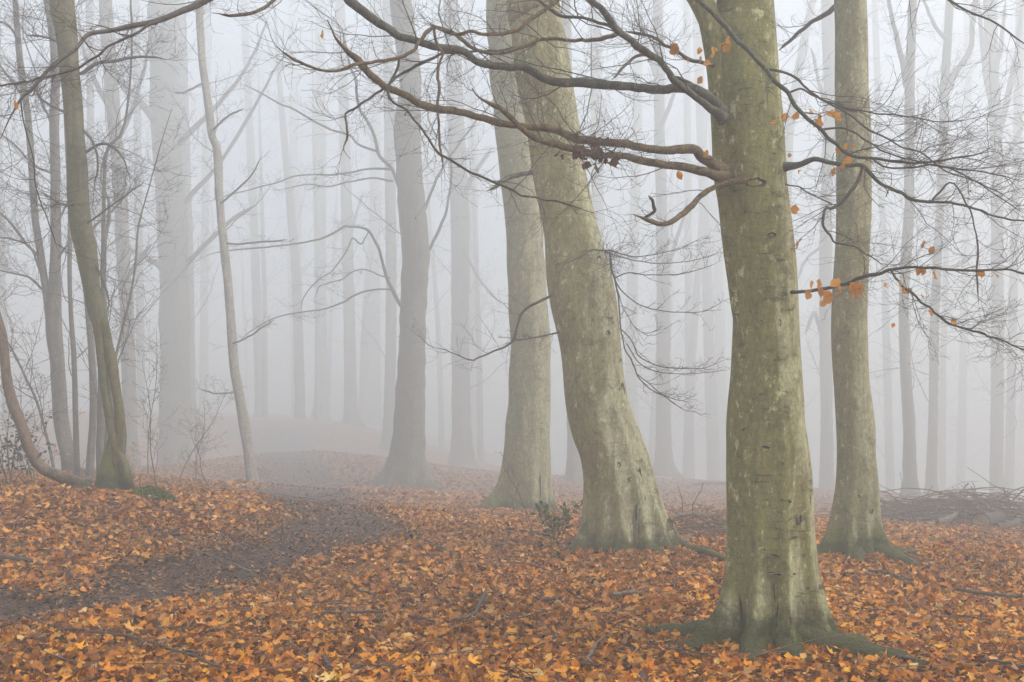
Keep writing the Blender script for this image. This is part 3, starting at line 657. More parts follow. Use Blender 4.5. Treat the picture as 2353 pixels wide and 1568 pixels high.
LIMBS = {
 'L1': ([(1660,262,13),(1647,244,11),(1621,221,11),(1588,204,11),(1555,204,10),(1512,207,10),(1479,204,10),(1429,198,10),(1380,195,10.5),(1334,190,10.5),(1287,190,9.5),(1248,180,9.5),(1221,165,9),(1198,155,9),(1168,155,9),(1135,152,8.5),(1109,148,9),(1089,137,8.5),(1069,120,9),(1043,112,8.5),(1013,109,9),(977,102,9),(947,92,8.5),(917,84,9),(891,66,9),(865,49,9),(835,26,9.5),(802,0,10),(770,-40,8),(720,-90,5)], 7.25, 6.6, 'limb'),
 'L2': ([(1665,275,11),(1640,254,9),(1604,228,8.5),(1574,204,8.5),(1548,185,8.5),(1535,162,8),(1518,142,8),(1495,125,8),(1466,109,8),(1446,89,8),(1419,71,8.5),(1400,43,8),(1380,20,7),(1353,0,7),(1310,-40,5),(1270,-90,4)], 7.2, 6.7, 'limb'),
 'L2b': ([(1421,74,6),(1405,83,5),(1373,91,5),(1327,93,4.5),(1281,91,4.5),(1241,92,4.5),(1208,106,4.5),(1175,115,4.5),(1149,121,4.5),(1122,122,4.5),(1089,112,4.5),(1069,99,4),(1046,79,4),(1023,66,4),(980,54,2)], 6.95, 6.6, 'limb_brown'),
 'L2c': ([(1413,64,5),(1393,56,4),(1347,43,4),(1297,38,4),(1271,25,4),(1238,0,3.5),(1210,-30,3)], 6.95, 6.8, 'limb'),
 'L2d': ([(1640,152,5),(1621,145,4.5),(1588,139,4.5),(1561,122,4),(1525,102,4),(1499,86,4),(1462,76,3.5),(1430,72,3.5)], 7.2, 7.0, 'limb'),
 'L2e': ([(1490,126,4),(1466,129,3.5),(1446,142,3.5),(1426,162,3.5),(1406,185,2.5)], 7.05, 6.8, 'limb'),
 'L2f': ([(1320,-40,4),(1281,0,4.5),(1248,26,4.5),(1215,46,4.5),(1192,69,4.5),(1149,76,4.5),(1119,79,4),(1082,73,4),(1046,79,4),(1003,63,4),(980,53,2)], 6.7, 6.4, 'limb_brown'),
 'L2g': ([(1640,222,7),(1610,205,5.5),(1580,190,5),(1550,175,4)], 7.3, 7.2, 'limb'),
 'L3': ([(1665,400,14),(1647,383,13),(1621,366,12),(1598,346,11),(1565,343,10.5),(1522,346,10),(1479,340,10),(1429,330,10),(1380,327,9),(1320,317,9),(1288,303,8.5),(1248,294,8),(1202,292,8),(1168,287,8),(1135,279,8),(1102,270,8),(1069,261,8.5),(1036,254,8.5),(1003,251,9),(970,241,8.5),(947,228,8),(921,214,8),(888,201,8),(865,185,8.5),(842,162,9),(819,139,9),(799,119,8.5),(779,96,8),(762,69,7),(753,46,4.5)], 7.25, 6.3, 'limb_brown'),
 'L4': ([(1672,410,13),(1650,404,11),(1617,396,9.5),(1571,384,9),(1522,378,9),(1479,369,8.5),(1429,359,8),(1373,358,8),(1334,346,8),(1294,335,8),(1255,325,8),(1218,310,8),(1198,294,7.5),(1169,267,7),(1145,247,6.5),(1119,234,6),(1096,221,6),(1086,204,4.5)], 7.2, 6.6, 'limb_brown'),
 'L5': ([(1712,412,7),(1677,419,6),(1644,429,6),(1621,442,6.5),(1601,458,6),(1591,472,6.5),(1561,498,6),(1538,513,6),(1518,516,5.5),(1479,502,4.5),(1454,494,3)], 7.12, 6.6, 'limb_brown'),
 'L5b': ([(1479,502,3.5),(1495,492,3.5),(1505,483,4.5),(1499,463,3.5),(1489,450,2.5)], 6.68, 6.6, 'limb'),
 'L6': ([(1003,63,4),(983,71,4.5),(967,92,4.5),(954,112,4.5),(931,127,4),(898,137,4),(855,143,4),(812,152,3.8),(772,162,3.6),(739,160,3.5),(706,150,3.5),(673,135,3.5),(650,119,3),(629,105,1.5)], 6.45, 6.0, 'limb_brown'),
 'L7': ([(997,60,3.5),(1000,82,3.3),(1006,106,3.3),(1018,122,3.3),(1010,148,3),(1006,181,3.2),(1010,204,3),(1006,231,3),(1006,264,3),(1010,297,2.8),(1010,330,2.8),(1016,369,2.5),(1018,392,2)], 6.45, 6.3, 'limb_brown'),
 'L8': ([(917,130,3.5),(914,158,3.2),(898,191,3.2),(891,214,3.2),(904,234,3),(931,251,3),(950,274,3),(977,307,3),(1000,343,3),(1020,359,3),(1069,389,2.8),(1119,412,2.8),(1168,432,2.8),(1198,448,2.5),(1248,458,2.3),(1314,473,2.2),(1353,488,2),(1370,491,1.6)], 6.35, 6.2, 'limb'),
 'L9': ([(1185,110,4),(1140,118,3),(1100,118,3),(1050,122,3),(1015,125,3),(980,140,3.6),(945,158,3.6),(915,175,3.2),(880,205,3),(845,228,3),(815,250,3),(795,262,2.6),(800,290,2.6),(797,320,2.4),(790,345,2.2),(805,365,1.8)], 6.9, 6.8, 'limb'),
 'R1': ([(1575,-40,6),(1604,0,6.5),(1654,46,6),(1693,92,5.5),(1723,122,5.5),(1759,160,5.2),(1784,193,5),(1810,214,5),(1823,237,4.8),(1853,270,4.6),(1886,297,4.4),(1906,320,4.2),(1935,343,4),(1958,358,3.8),(1995,363,3.4),(2051,372,3),(2117,374,2.6),(2183,366,2.3),(2235,356,2),(2282,336,1.6),(2310,313,1)], 6.95, 6.3, 'limb'),
 'R1b': ([(1760,160,3.5),(1797,165,3),(1827,180,3),(1853,201,2.8),(1879,224,2.6),(1916,244,2.4),(1952,264,2.2),(1991,297,2.2),(2034,317,2),(2077,340,2),(2117,350,1.8),(2163,386,1.8),(2216,409,1.6),(2249,422,1.5),(2298,445,1.4),(2348,475,1.2)], 6.8, 6.2, 'twig'),
 'R1c': ([(1810,214,3),(1840,205,2.4),(1880,225,2.2),(1919,240,2),(1968,254,1.8),(2018,261,1.8),(2067,266,1.6),(2117,274,1.5),(2176,280,1.4),(2249,272,1)], 6.8, 6.1, 'twig'),
 'R1d': ([(1886,300,3),(1925,294,2.4),(1960,305,2.2),(2000,330,2),(2040,352,2),(2090,366,1.9),(2150,380,1.8),(2216,389,1.7),(2282,399,1.6),(2353,419,1.4)], 6.7, 6.2, 'twig'),
 'R1e': ([(2001,364,2.6),(2040,384,2.2),(2090,386,2),(2140,380,2),(2200,395,1.8),(2260,430,1.6),(2320,470,1.4),(2370,500,1)], 6.5, 6.1, 'twig'),
 'R2': ([(1800,385,8),(1827,381,6.5),(1853,373,6),(1876,366,6),(1906,373,5.5),(1932,379,5.5),(1958,379,5),(1985,383,4.8),(2005,406,4.5),(2024,422,4),(2051,435,4),(2077,448,3.6),(2100,462,3.4),(2150,465,3.2),(2199,468,3),(2249,481,2.6),(2298,501,2.4),(2353,508,2),(2400,530,1.5)], 7.3, 6.8, 'limb'),
 'R2b': ([(1981,384,4),(1975,409,4),(1958,435,3.8),(1935,465,4),(1912,480,3.8),(1899,479,3.4),(1892,499,3.2),(1892,522,3),(1906,539,2.8),(1919,558,2.4),(1960,566,1.8),(2000,590,1.5),(2044,618,1)], 7.05, 7.0, 'twig'),
 'R2c': ([(2140,465,2.4),(2180,420,2.2),(2205,440,2),(2226,480,2),(2240,520,1.8),(2247,560,2.2),(2245,618,2.2),(2247,665,2.2),(2249,700,1.8)], 6.95, 6.9, 'twig'),
 'R3': ([(1818,672,5),(1831,671,4.2),(1879,667,4),(1919,659,4),(1952,649,4),(1972,639,4.2),(2018,631,4),(2044,621,4),(2077,615,3.4),(2117,613,3.2),(2183,620,3),(2249,621,2.8),(2298,620,2.6),(2353,628,2.4),(2420,640,1.6)], 7.2, 6.2, 'limb'),
 'R3b': ([(2047,621,3),(2067,648,2.9),(2094,671,2.8),(2117,694,2.7),(2140,710,2.6),(2166,733,2.6),(2193,747,2.4),(2235,760,2.4),(2282,776,2.2),(2315,789,2),(2353,803,1.8),(2400,815,1)], 6.8, 6.2, 'limb'),
 'R4': ([(1800,420,1.8),(1840,432,1.8),(1879,455,1.8),(1920,470,1.5)], 7.3, 7.2, 'twig'),
 'R5': ([(1760,-330,9),(1900,-230,7),(2040,-110,5.5),(2120,-40,4),(2183,0,3),(2232,30,2.6),(2282,49,2.4),(2315,73,2),(2353,99,1.8),(2400,130,1.3)], 7.4, 6.4, 'limb'),
 'TL': ([(1700,-420,18),(1400,-400,14),(1100,-290,12),(850,-190,10.5),(650,-90,9.5),(540,-35,9),(472,0,8.5),(449,13,8),(419,26,7.5),(379,43,7),(330,56,6.5),(280,66,6),(237,73,5.5),(204,79,5.2),(185,99,4.6),(165,119,4.4),(132,142,4.2),(99,175,4),(73,204,4),(49,224,4.2),(20,280,3.2),(0,320,3),(-40,380,2)], 7.3, 5.4, 'twig'),
 'TL2': ([(360,52,4.5),(346,56,4),(317,73,3.6),(290,89,3.5),(251,106,3.2),(224,129,3.2),(185,155,2.8),(139,168,2.5),(99,178,2.4),(49,188,2.2),(0,198,2),(-40,210,1.5)], 5.85, 5.6, 'twig'),
 'TL3': ([(760,-130,6),(700,-60,5),(632,0,5),(594,26,4.6),(561,35,4.6),(528,36,4),(486,30,2.6)], 6.6, 6.2, 'limb_brown'),
 'TL4': ([(46,226,2),(55,290,1.6),(75,360,1.5),(85,440,1.4),(110,510,1.3),(135,580,1)], 5.5, 5.5, 'twig'),
}
TWP = {
 'L1': dict(counts=(16,6,3)), 'L2': dict(counts=(10,6,3)), 'L2b': dict(counts=(9,5,3), L1=(.25,.7)), 'L2c': dict(counts=(8,5,3), L1=(.25,.7)), 'L2d': dict(counts=(10,6,3), L1=(.2,.6)),
 'L2e': dict(counts=(5,4,3), L1=(.2,.4)), 'L2f': dict(counts=(8,5,2), L1=(.2,.6)), 'L3': dict(counts=(15,6,3), L1=(.3,.9)), 'L4': dict(counts=(14,6,3), L1=(.25,.8)),
 'L5': dict(counts=(7,4,3), L1=(.15,.5)), 'L6': dict(counts=(9,4,2), L1=(.15,.6)), 'L7': dict(counts=(8,4,2), L1=(.1,.4)), 'L8': dict(counts=(14,4,2), L1=(.12,.5)), 'L9': dict(counts=(12,4,3), L1=(.15,.6)),
 'R1': dict(counts=(20,6,3), L1=(.25,.8), t0=.3), 'R1b': dict(counts=(16,4,3), L1=(.2,.7)), 'R1c': dict(counts=(14,5,3), L1=(.15,.6)), 'R1d': dict(counts=(14,4,3), L1=(.2,.7)), 'R1e': dict(counts=(12,4,3), L1=(.2,.7)),
 'R2': dict(counts=(18,4,3), L1=(.25,.8), t0=.25), 'R2b': dict(counts=(12,5,3), L1=(.15,.5)), 'R2c': dict(counts=(9,4,2), L1=(.1,.4)), 'R3': dict(counts=(18,5,3), L1=(.15,.6), t0=.15), 'R3b': dict(counts=(18,6,3), L1=(.15,.55)),
 'R4': dict(counts=(6,5,3), L1=(.2,.4)), 'R5': dict(counts=(10,5,3), L1=(.3,.8), t0=.3), 'TL': dict(counts=(26,6,3), L1=(.25,.85), t0=.35), 'TL2': dict(counts=(12,6,3), L1=(.2,.6)), 'TL3': dict(counts=(5,4,2), L1=(.15,.4)), 'TL4': dict(counts=(9,4,2), L1=(.1,.35)),
}
BO = {}
for kx, (tr, d0, d1, mt) in LIMBS.items():
    Q = limb_rows(tr, d0, d1, rng=rA)
    if kx in ('L1', 'L2', 'L3', 'L4', 'L5', 'R2', 'L2g'): Q[:, 3] *= 1+.55*np.exp(-np.arange(len(Q))/ (len(Q)*.035))
    big = max(q[2] for q in tr) > 6
    lab = {'L3': 'long mossy brown branch ending in a broken tip', 'L5': 'short crooked broken branch stub', 'TL': 'dark overhanging branch crossing the top left'}.get(kx)
    BO[kx] = (add_limb(A, oA, Q, M[mt], 14 if big else 8, twigs=TWP.get(kx), rng=rA, label=lab), Q)

def hang_leaf(parent, org, p, size, rng, col=None, kind='beech', down=1.0):
    V, F = leaf_template(rng, kind); c = np.array(col if col is not None else (.72, .36, .08))*rng.uniform(.8, 1.15)
    o = mesh_obj('leaf', V+np.array([0, .5, 0]), F, M['leaf_h'], parent, smooth=False, cols=np.tile(np.clip(c, 0, .9), (len(V), 1)))
    o.location = tuple(np.array(p)-org); o.scale = (size,)*3
    o.rotation_euler = (-math.radians(70*down)+rng.normal(0, .3), rng.normal(0, .5), rng.uniform(0, 6.28))
    return o
HL = [('R3',1867,655,6.9,30),('R3',1882,650,6.9,26),('R3',1890,668,6.9,30),('R3',1860,677,6.95,26),('R3',1898,680,6.9,34),('R3',1896,697,6.9,22),('R3',1928,650,6.85,30),('R3',1930,662,6.85,30),('R3',1952,655,6.8,22),
      ('R3',1962,660,6.8,34),('R3',1972,668,6.8,36),('R3',1980,660,6.8,34),('R3',1968,680,6.8,26),('R3',2113,622,6.6,24),('R3',2125,622,6.6,18),('R3',2147,624,6.6,28),('R3',2251,627,6.4,26),('R3',2281,628,6.35,28),
      ('R3b',2032,655,6.75,16),('R3b',2065,650,6.7,16),('R3b',2072,668,6.7,18),('R3b',2096,668,6.7,16),('R3b',2116,680,6.65,16),('R3b',2137,716,6.6,18),('R3b',2185,740,6.5,16),('R3b',2055,747,6.7,14),
      ('R2',1829,478,7.1,24),('R2',1833,560,7.15,28),('R2',1842,552,7.15,14),('R1b',1784,283,6.9,20),('R1b',1803,268,6.9,26),('R1b',1832,266,6.9,26),('R1b',1843,275,6.9,26),('R1b',1860,256,6.85,18),
      ('R1b',1878,273,6.8,32),('R1b',1884,282,6.8,26),('R1b',1899,262,6.8,20),('R1b',1917,277,6.8,34),('R1b',1912,258,6.8,22),('R1',1926,342,6.75,20),('R1',1943,334,6.75,18),('R1',1964,338,6.7,12),('R2',1956,371,7.0,24),('R2',1937,381,7.0,20),('R2',1919,391,7.0,20),('R1',1814,356,6.9,12),('R2',1842,395,7.1,12),
      ('R1',1671,92,6.9,24),('R1',1677,108,6.9,28),('R1',1664,103,6.9,20),('L2d',1540,110,7.05,24),('L2d',1552,108,7.05,30),('L2d',1560,117,7.05,24),('L2d',1609,114,7.15,16),('L2d',1634,112,7.1,20),('L2d',1642,124,7.1,30),('L2d',1611,135,7.15,18),('L2d',1621,149,7.15,26),
      ('L2d',1580,139,7.1,14),('L2g',1614,184,7.15,20),('L3',1625,350,7.1,20),('L4',1557,400,7.0,22),('L2',1494,137,6.95,12),('R2c',2127,560,6.9,18),('R2c',2146,573,6.9,20),('TL',30,237,5.4,26),('L3',740,75,6.35,20)]
for (bk, px, py, d, sz) in HL:
    p = W(px, py-sz*.35, d); hang_leaf(BO[bk][0], oA, p, sz*d/FOC*1.1, rA)
# clump of dead brown leaves and twigs caught where two limbs cross
tb = TB(oA); P0 = np.array([W(x_, y_, 6.85) for x_, y_ in [(1290,310),(1330,325),(1370,340),(1420,350)]])
tq, tr_ = spawn(P0[None], np.full((1, 4), .01), 26, .25, .6, rA, K=8, t0=0, ang=(20, 90), up=.05, wig=.25, flat=.1); tb.add(tq, tr_, 4)
t2, t2r = spawn(tq, tr_, 5, .08, .3, rA, K=5, flat=.1, wig=.2); tb.add(t2, t2r, 3)
o = tb.build('tangled_twigs', M['twig_brown'], BO['L3'][0]); o['kind'] = 'stuff'
for i in range(46):
    px = rA.normal(1362, 34); py = 345+rA.normal(0, 16)-(px-1362)*-.12
    hang_leaf(BO['L4'][0], oA, W(px, py, rA.uniform(6.75, 6.95)), rA.uniform(.04, .09), rA, (.15, .085, .055), 'maple' if i % 3 == 0 else 'beech', rA.uniform(.1, 1.2))
# scars on A
for (px, py, w_, h_, tl) in [(1845,1158,7,26,0),(1817,1194,9,22,0),(1683,1165,14,34,0),(1778,1324,52,6,0),(1780,1308,38,3.5,.03),(1772,1292,30,4,.12),(1768,1281,34,3.5,.25),(1762,1268,36,3.5,.2),(1790,1262,30,3,.3),
                             (1852,1300,6,42,.05),(1725,1228,4,26,.0),(1733,760,12,12,0),(1774,752,6,14,0),(1850,1060,16,4,.3),(1757,560,24,10,0),(1700,985,20,5,-.4),(1790,1128,12,5,.4),(1822,945,8,8,0),(1740,1010,18,6,.2)]:
    scar(A, oA, rowsA, px, py, w_, h_, dA, ring='callus' if min(w_, h_) > 4 else None, tilt=tl)
for (px, py, w_, h_, tl) in [(1728,1432,8,70,-.08),(1762,1395,4,44,.12),(1756,1345,3.5,50,-.06),(1836,1445,9,60,.08),(1795,1455,9,60,0),(1690,1395,8,60,-.1),(1868,1400,6,90,.1)]:  # dark strips at the foot: shade of the bark folds put in as colour
    scar(A, oA, rowsA, px, py, w_, h_, dA, ring=None, tilt=tl, depth=.004, name='crease_shade')
# bark ridge where the limbs leave, collar
for (px, py, w_, h_) in [(1722,430,50,22)]:
    scar(A, oA, rowsA, px, py, w_, h_, dA, ring=None, depth=.008, name='branch_collar')

def moss_patch(parent, org, cx, cy, rx, ry, h, n=420, seed=1, ang=0.0):
    r = np.random.default_rng(seed); u = np.sqrt(r.random(n)); a = r.uniform(0, 6.283, n)
    lx = rx*u*np.cos(a); ly = ry*u*np.sin(a); x = cx+lx*math.cos(ang)-ly*math.sin(ang); y = cy+lx*math.sin(ang)+ly*math.cos(ang)
    z = H(x, y)+h*(1-u*u)*r.uniform(.3, 1.0, n); s = r.uniform(.012, .03, n)
    T = np.array([[-.5, 0, -.6], [.5, 0, -.6], [0, 0, .9], [0, -.5, -.6], [0, .5, -.6]]); F = np.array([(0, 1, 2), (3, 4, 2)])
    R = rotmats(r.uniform(0, 6.28, n), r.normal(0, .5, n), r.normal(0, .5, n)); V = np.einsum('nij,nkj->nki', R, T[None]*s[:, None, None])+np.stack([x, y, z], 1)[:, None]
    FF = (F[None]+np.arange(n)[:, None, None]*5).reshape(-1, 3); c = np.repeat(np.array([(.12, .16, .03)])*r.uniform(.5, 1.8, (n, 1)), 5, 0)
    o = mesh_obj('moss', V.reshape(-1, 3)-org, FF, M['needle'], parent, cols=c, smooth=False); o['kind'] = 'stuff'; return o
g1 = ground_at(1990, 1508); moss_patch(A, oA, g1[0], g1[1], .26, .09, .05, 900, 2, -.35)
g1 = ground_at(1860, 1505); moss_patch(A, oA, g1[0], g1[1], .16, .06, .05, 500, 3)

# ------------------------------------------------------------------ C: leaning beech
dC = 12.2
trC = [(1224,0,60),(1229,33,60),(1248,165,64),(1268,280,60),(1284,396,61),(1297,460,60),(1313,535,63),(1327,618,72),(1340,690,75),(1356,789,70),(1367,905,71),(1385,977,75),(1405,1033,75),(1421,1097,78),(1431,1165,84),(1436,1215,88),(1436,1262,92)]
C_, oC, rowsC = make_tree('beech_tree', 'thick beech leaning left in the middle with a smooth pale right side', 'tree', trC, dC, 18, M['beech_lean'], ns=110, nk=240, h0=.24, flare=.02, rough=.016, seed=12,
    lobes=[(-168,.22,.45),(-130,.18,.25),(-98,.14,.30),(-66,.13,.42),(-40,.14,.5),(-12,.17,.5),(90,.5,.3)], crown_args=dict(zmin=6.5, ztop=18, nl=14, c=(6,4), lenf=.9, rmin=.003))
rC = np.random.default_rng(77)
q0 = [(*(oC[:2]+np.array([.42,-.05])),)]
rt = []
for i, (px, py, hw) in enumerate([(1535,1205,13),(1549,1228,11),(1572,1258,9),(1613,1281,8),(1662,1305,7),(1700,1318,5),(1740,1330,2)]):
    gd = ground_at(px, py+hw*.6)[1]; d = 12.05*(1-i/6)+gd*i/6 if i > 0 else 12.05; p = W(px, py, d); rr = max(hw, 5)*scale_at(py, d); p[2] = max(p[2], hz(p[0], p[1])+rr*.7+.03); rt.append([*p, rr])
rt = resample(rt, 24); tb = TB(oC); tb.add(rt[:, :3], rt[:, 3], 12); o = tb.build('root', M['beech_lean'], C_); o['label'] = 'long raised root with green moss running right'
for (az, L_, r0, off) in [(-170,.6,.09,.42),(-60,.35,.1,.42),(-35,.4,.1,.42),(-100,.3,.09,.38),(80,.9,.1,.4)]:
    st = (oC[0]+math.cos(math.radians(az))*off, oC[1]+math.sin(math.radians(az))*off); q = root_tube(st, az, L_, r0, rng=rC); tb = TB(oC); tb.add(q[:, :3], q[:, 3], 10); tb.build('root', M['beech_lean'], C_)
scar(C_, oC, rowsC, 1425, 913, 22, 34, dC, mat='callus', ring='hollow', name='old_wound', depth=.02)
for (px, py, w_, h_, tl) in [(1463,1195,16,90,.12),(1425,1225,10,70,0),(1378,1232,9,60,0),(1492,1225,8,60,.1),(1458,1112,22,50,.1),(1456,1160,14,46,.15),(1390,740,30,5,0),(1392,757,12,10,0),(1442,1108,12,10,0),(1415,1060,8,12,0),(1470,1150,7,60,.12),(1372,590,14,20,0),(1395,612,14,18,0),(1310,800,8,12,0),(1340,870,8,8,0),(1425,1190,10,70,-.1)]:  # scars, plus tall dark marks that paint the shade between the buttresses
    scar(C_, oC, rowsC, px, py, w_, h_, dC, ring='callus' if min(w_, h_) > 7 else None, tilt=tl)
# clump of epicormic twigs on its right side and a small branch to the left
def branch_px(tree, org, trace, d0, d1, mat, twigs=None, sides=6, rng=RG, label=None):
    Q = limb_rows(trace, d0, d1, rng=rng, wob=.004); return add_limb(tree, org, Q, mat, sides, twigs=twigs, rng=rng, label=label)
TWs = dict(counts=(10,3,2), L1=(.15,.5), L2=(.06,.2), L3=(.03,.08), rmin=.0018)
for tr in [[(1385,575,3.5),(1400,576,3),(1430,585,2.5),(1470,590,2),(1520,582,1.6),(1570,568,1.3),(1625,540,1)],
           [(1390,578,3.5),(1430,592,2.4),(1480,602,2),(1540,605,1.8),(1600,597,1.5),(1665,578,1)],
           [(1400,580,3),(1403,600,4.5),(1405,622,4),(1413,645,3.5),(1420,680,3.2),(1424,720,3),(1427,760,3),(1436,800,3),(1452,830,3),(1470,870,2.6),(1495,895,2.2),(1530,915,1.8),(1560,935,1.6),(1580,945,1.2),(1618,944,.8)],
           [(1412,640,3),(1443,626,2.2),(1490,632,2),(1540,632,1.8),(1600,622,1.5),(1660,598,1)],
           [(1413,645,3),(1440,680,2.4),(1480,705,2.2),(1530,716,2),(1600,718,1.6),(1640,705,1.2),(1672,685,.9)],
           [(1425,755,2.4),(1450,780,2.2),(1470,820,2.2),(1510,840,2),(1560,848,1.8),(1620,845,1.4),(1680,820,1)],
           [(1440,790,2.4),(1465,830,2.2),(1500,852,2),(1560,860,1.6),(1640,855,1.2),(1675,842,.9)],
           [(1465,860,2),(1490,880,2),(1520,905,1.8),(1550,918,1.6),(1590,925,1.2)],
           [(1418,664,2),(1430,700,1.6),(1450,740,1.4),(1480,765,1.3),(1530,755,1)],
           [(1385,577,3.5),(1360,575,3.2),(1342,585,2.8),(1320,598,2.5),(1300,605,2),(1287,620,1.5)]]:
    branch_px(C_, oC, [(x_, y_, h_*.6) for x_, y_, h_ in tr], 11.75, 11.5, M['twig'], TWs, rng=rC)
branch_px(C_, oC, [(1268,678,3),(1245,690,3.2),(1215,705,3),(1198,720,2.8),(1190,745,2.6),(1180,780,2.6),(1160,797,2.4),(1135,808,2.2),(1100,822,2),(1080,827,1.5),(1030,808,1.2),(983,795,1)], 12.1, 11.8, M['twig'], dict(counts=(10,4,2), L1=(.12,.5), rmin=.0018), rng=rC)
branch_px(C_, oC, [(1290,762,2.4),(1262,770,2),(1225,777,2),(1180,783,1.6)], 12.1, 11.85, M['twig'], TWs, rng=rC)
branch_px(C_, oC, [(1225,395,6.5),(1200,402,6),(1180,405,5.5),(1160,412,5),(1145,425,4.5),(1120,440,3.5)], 12.2, 11.9, M['limb'], dict(counts=(6,4,2), L1=(.2,.5)), rng=rC, label='short dead branch stub pointing left')
tb = TB(oC); P0 = np.array([W(x_, y_, 11.75) for x_, y_ in [(1370,572),(1395,572),(1415,580),(1405,600),(1408,625)]])
tq, tr_ = spawn(P0[None], np.full((1, 5), .008), 40, .15, .5, rC, K=7, t0=0, ang=(20, 90), up=.03, wig=.25, flat=.1, rmin=.002); tb.add(tq, tr_, 4)
t2, t2r = spawn(tq, tr_, 4, .08, .3, rC, K=5, flat=.1, wig=.2, rmin=.0018); tb.add(t2, t2r, 3); o = tb.build('twig_tangle', M['twig'], C_); o['kind'] = 'stuff'

# ------------------------------------------------------------------ B, F, D, E
dB = 16.4
trB = [(1163,0,47),(1171,132,47),(1179,231,47),(1191,363,47),(1200,460,45),(1207,558,44),(1213,690,45),(1219,789,45),(1216,921,48),(1214,977,50),(1212,1052,52),(1209,1120,55),(1205,1183,58)]
B_, oB, rowsB = make_tree('beech_tree', 'straight upright beech just left of the leaning one with mossy root foot', 'tree', trB, dB, 20, M['beech_mid'], ns=72, nk=160, h0=.28, flare=.05, rough=.015, seed=22,
    lobes=[(-165,.25,.95),(-120,.2,.3),(-75,.17,.4),(-40,.17,.3),(-10,.2,.45),(90,.5,.3)], roots=[(-168,1.2,.14,.35),(-100,.6,.12,.3),(-40,.7,.12,.3)], crown_args=dict(zmin=5, ztop=20, nl=16, c=(6,4), lenf=.95, rmin=.003))
for (px, py, w_, h_) in [(1185,1060,12,26),(1240,1115,5,60),(1205,770,12,8)]:
    scar(B_, oB, rowsB, px, py, w_, h_, dB)
dF = 11.5
trF = [(1954,0,37),(1957,198,38.5),(1962,396,39.5),(1962,460,39),(1960,542,39.5),(1953,690,40.5),(1953,789,41.5),(1956,872,41),(1965,977,43),(1967,1052,44),(1967,1127,48),(1963,1184,52),(1962,1222,55),(1962,1275,62)]
F_, oF, rowsF = make_tree('beech_tree', 'straight brownish beech just right of the big foreground trunk with mossy spreading roots', 'tree', trF, dF, 18, M['beech_mid'], ns=84, nk=200, h0=.2, flare=.05, rough=.016, seed=32,
    lobes=[(-165,.22,.7),(-115,.18,.45),(-75,.15,.35),(-40,.16,.8),(-5,.18,.55),(120,.5,.3)], roots=[(-38,1.0,.10,.2),(-165,.8,.10,.2),(-100,.5,.10,.18),(-10,.8,.09,.2)], crown_args=dict(zmin=6.5, ztop=18, nl=13, c=(6,4), lenf=.85, rmin=.003))
scar(F_, oF, rowsF, 1976, 1168, 17, 18, dF)
for (px, py, w_, h_) in [(1952,1120,20,8),(1990,1180,7,10),(1900,1,1,1)][:2]: scar(F_, oF, rowsF, px, py, w_, h_, dF)
rF = np.random.default_rng(8)
branch_px(F_, oF, [(1920,15,6),(1895,35,5.5),(1860,55,5),(1830,80,4.5),(1810,98,4),(1790,115,3.5)], 11.6, 12.6, M['limb'], dict(counts=(8,5,3)), rng=rF)
dD = 22.5
trD = [(921,0,25),(924,33,26),(942,165,25),(941,231,26),(936,280,31),(936,330,30),(940,396,30),(947,478,32),(955,575,32),(952,657,31),(949,740,30),(946,822,31),(942,921,34),(941,977,35),(937,1033,38),(935,1082,44),(931,1118,50)]
D_, oD, rowsD = make_tree('beech_tree', 'dark grey beech beside the path with wide root flare and long drooping left branches', 'tree', trD, dD, 22, M['beech_grey'], ns=64, nk=160, h0=.35, flare=.08, rough=.02, seed=42,
    lobes=[(-170,.35,.7),(-130,.3,.3),(-80,.3,.2),(-30,.3,.4),(-5,.3,.7),(90,.5,.3)], roots=[(-172,1.0,.12,.6),(-10,1.5,.09,.6),(-35,.6,.1,.5)], crown_args=dict(zmin=7.5, ztop=22, nl=14, c=(6,5), lenf=1, rmin=.005))
rD = np.random.default_rng(9)
TWd = dict(counts=(9,5,3), L1=(.5,1.6), L2=(.25,.7), L3=(.1,.35), rmin=.0035)
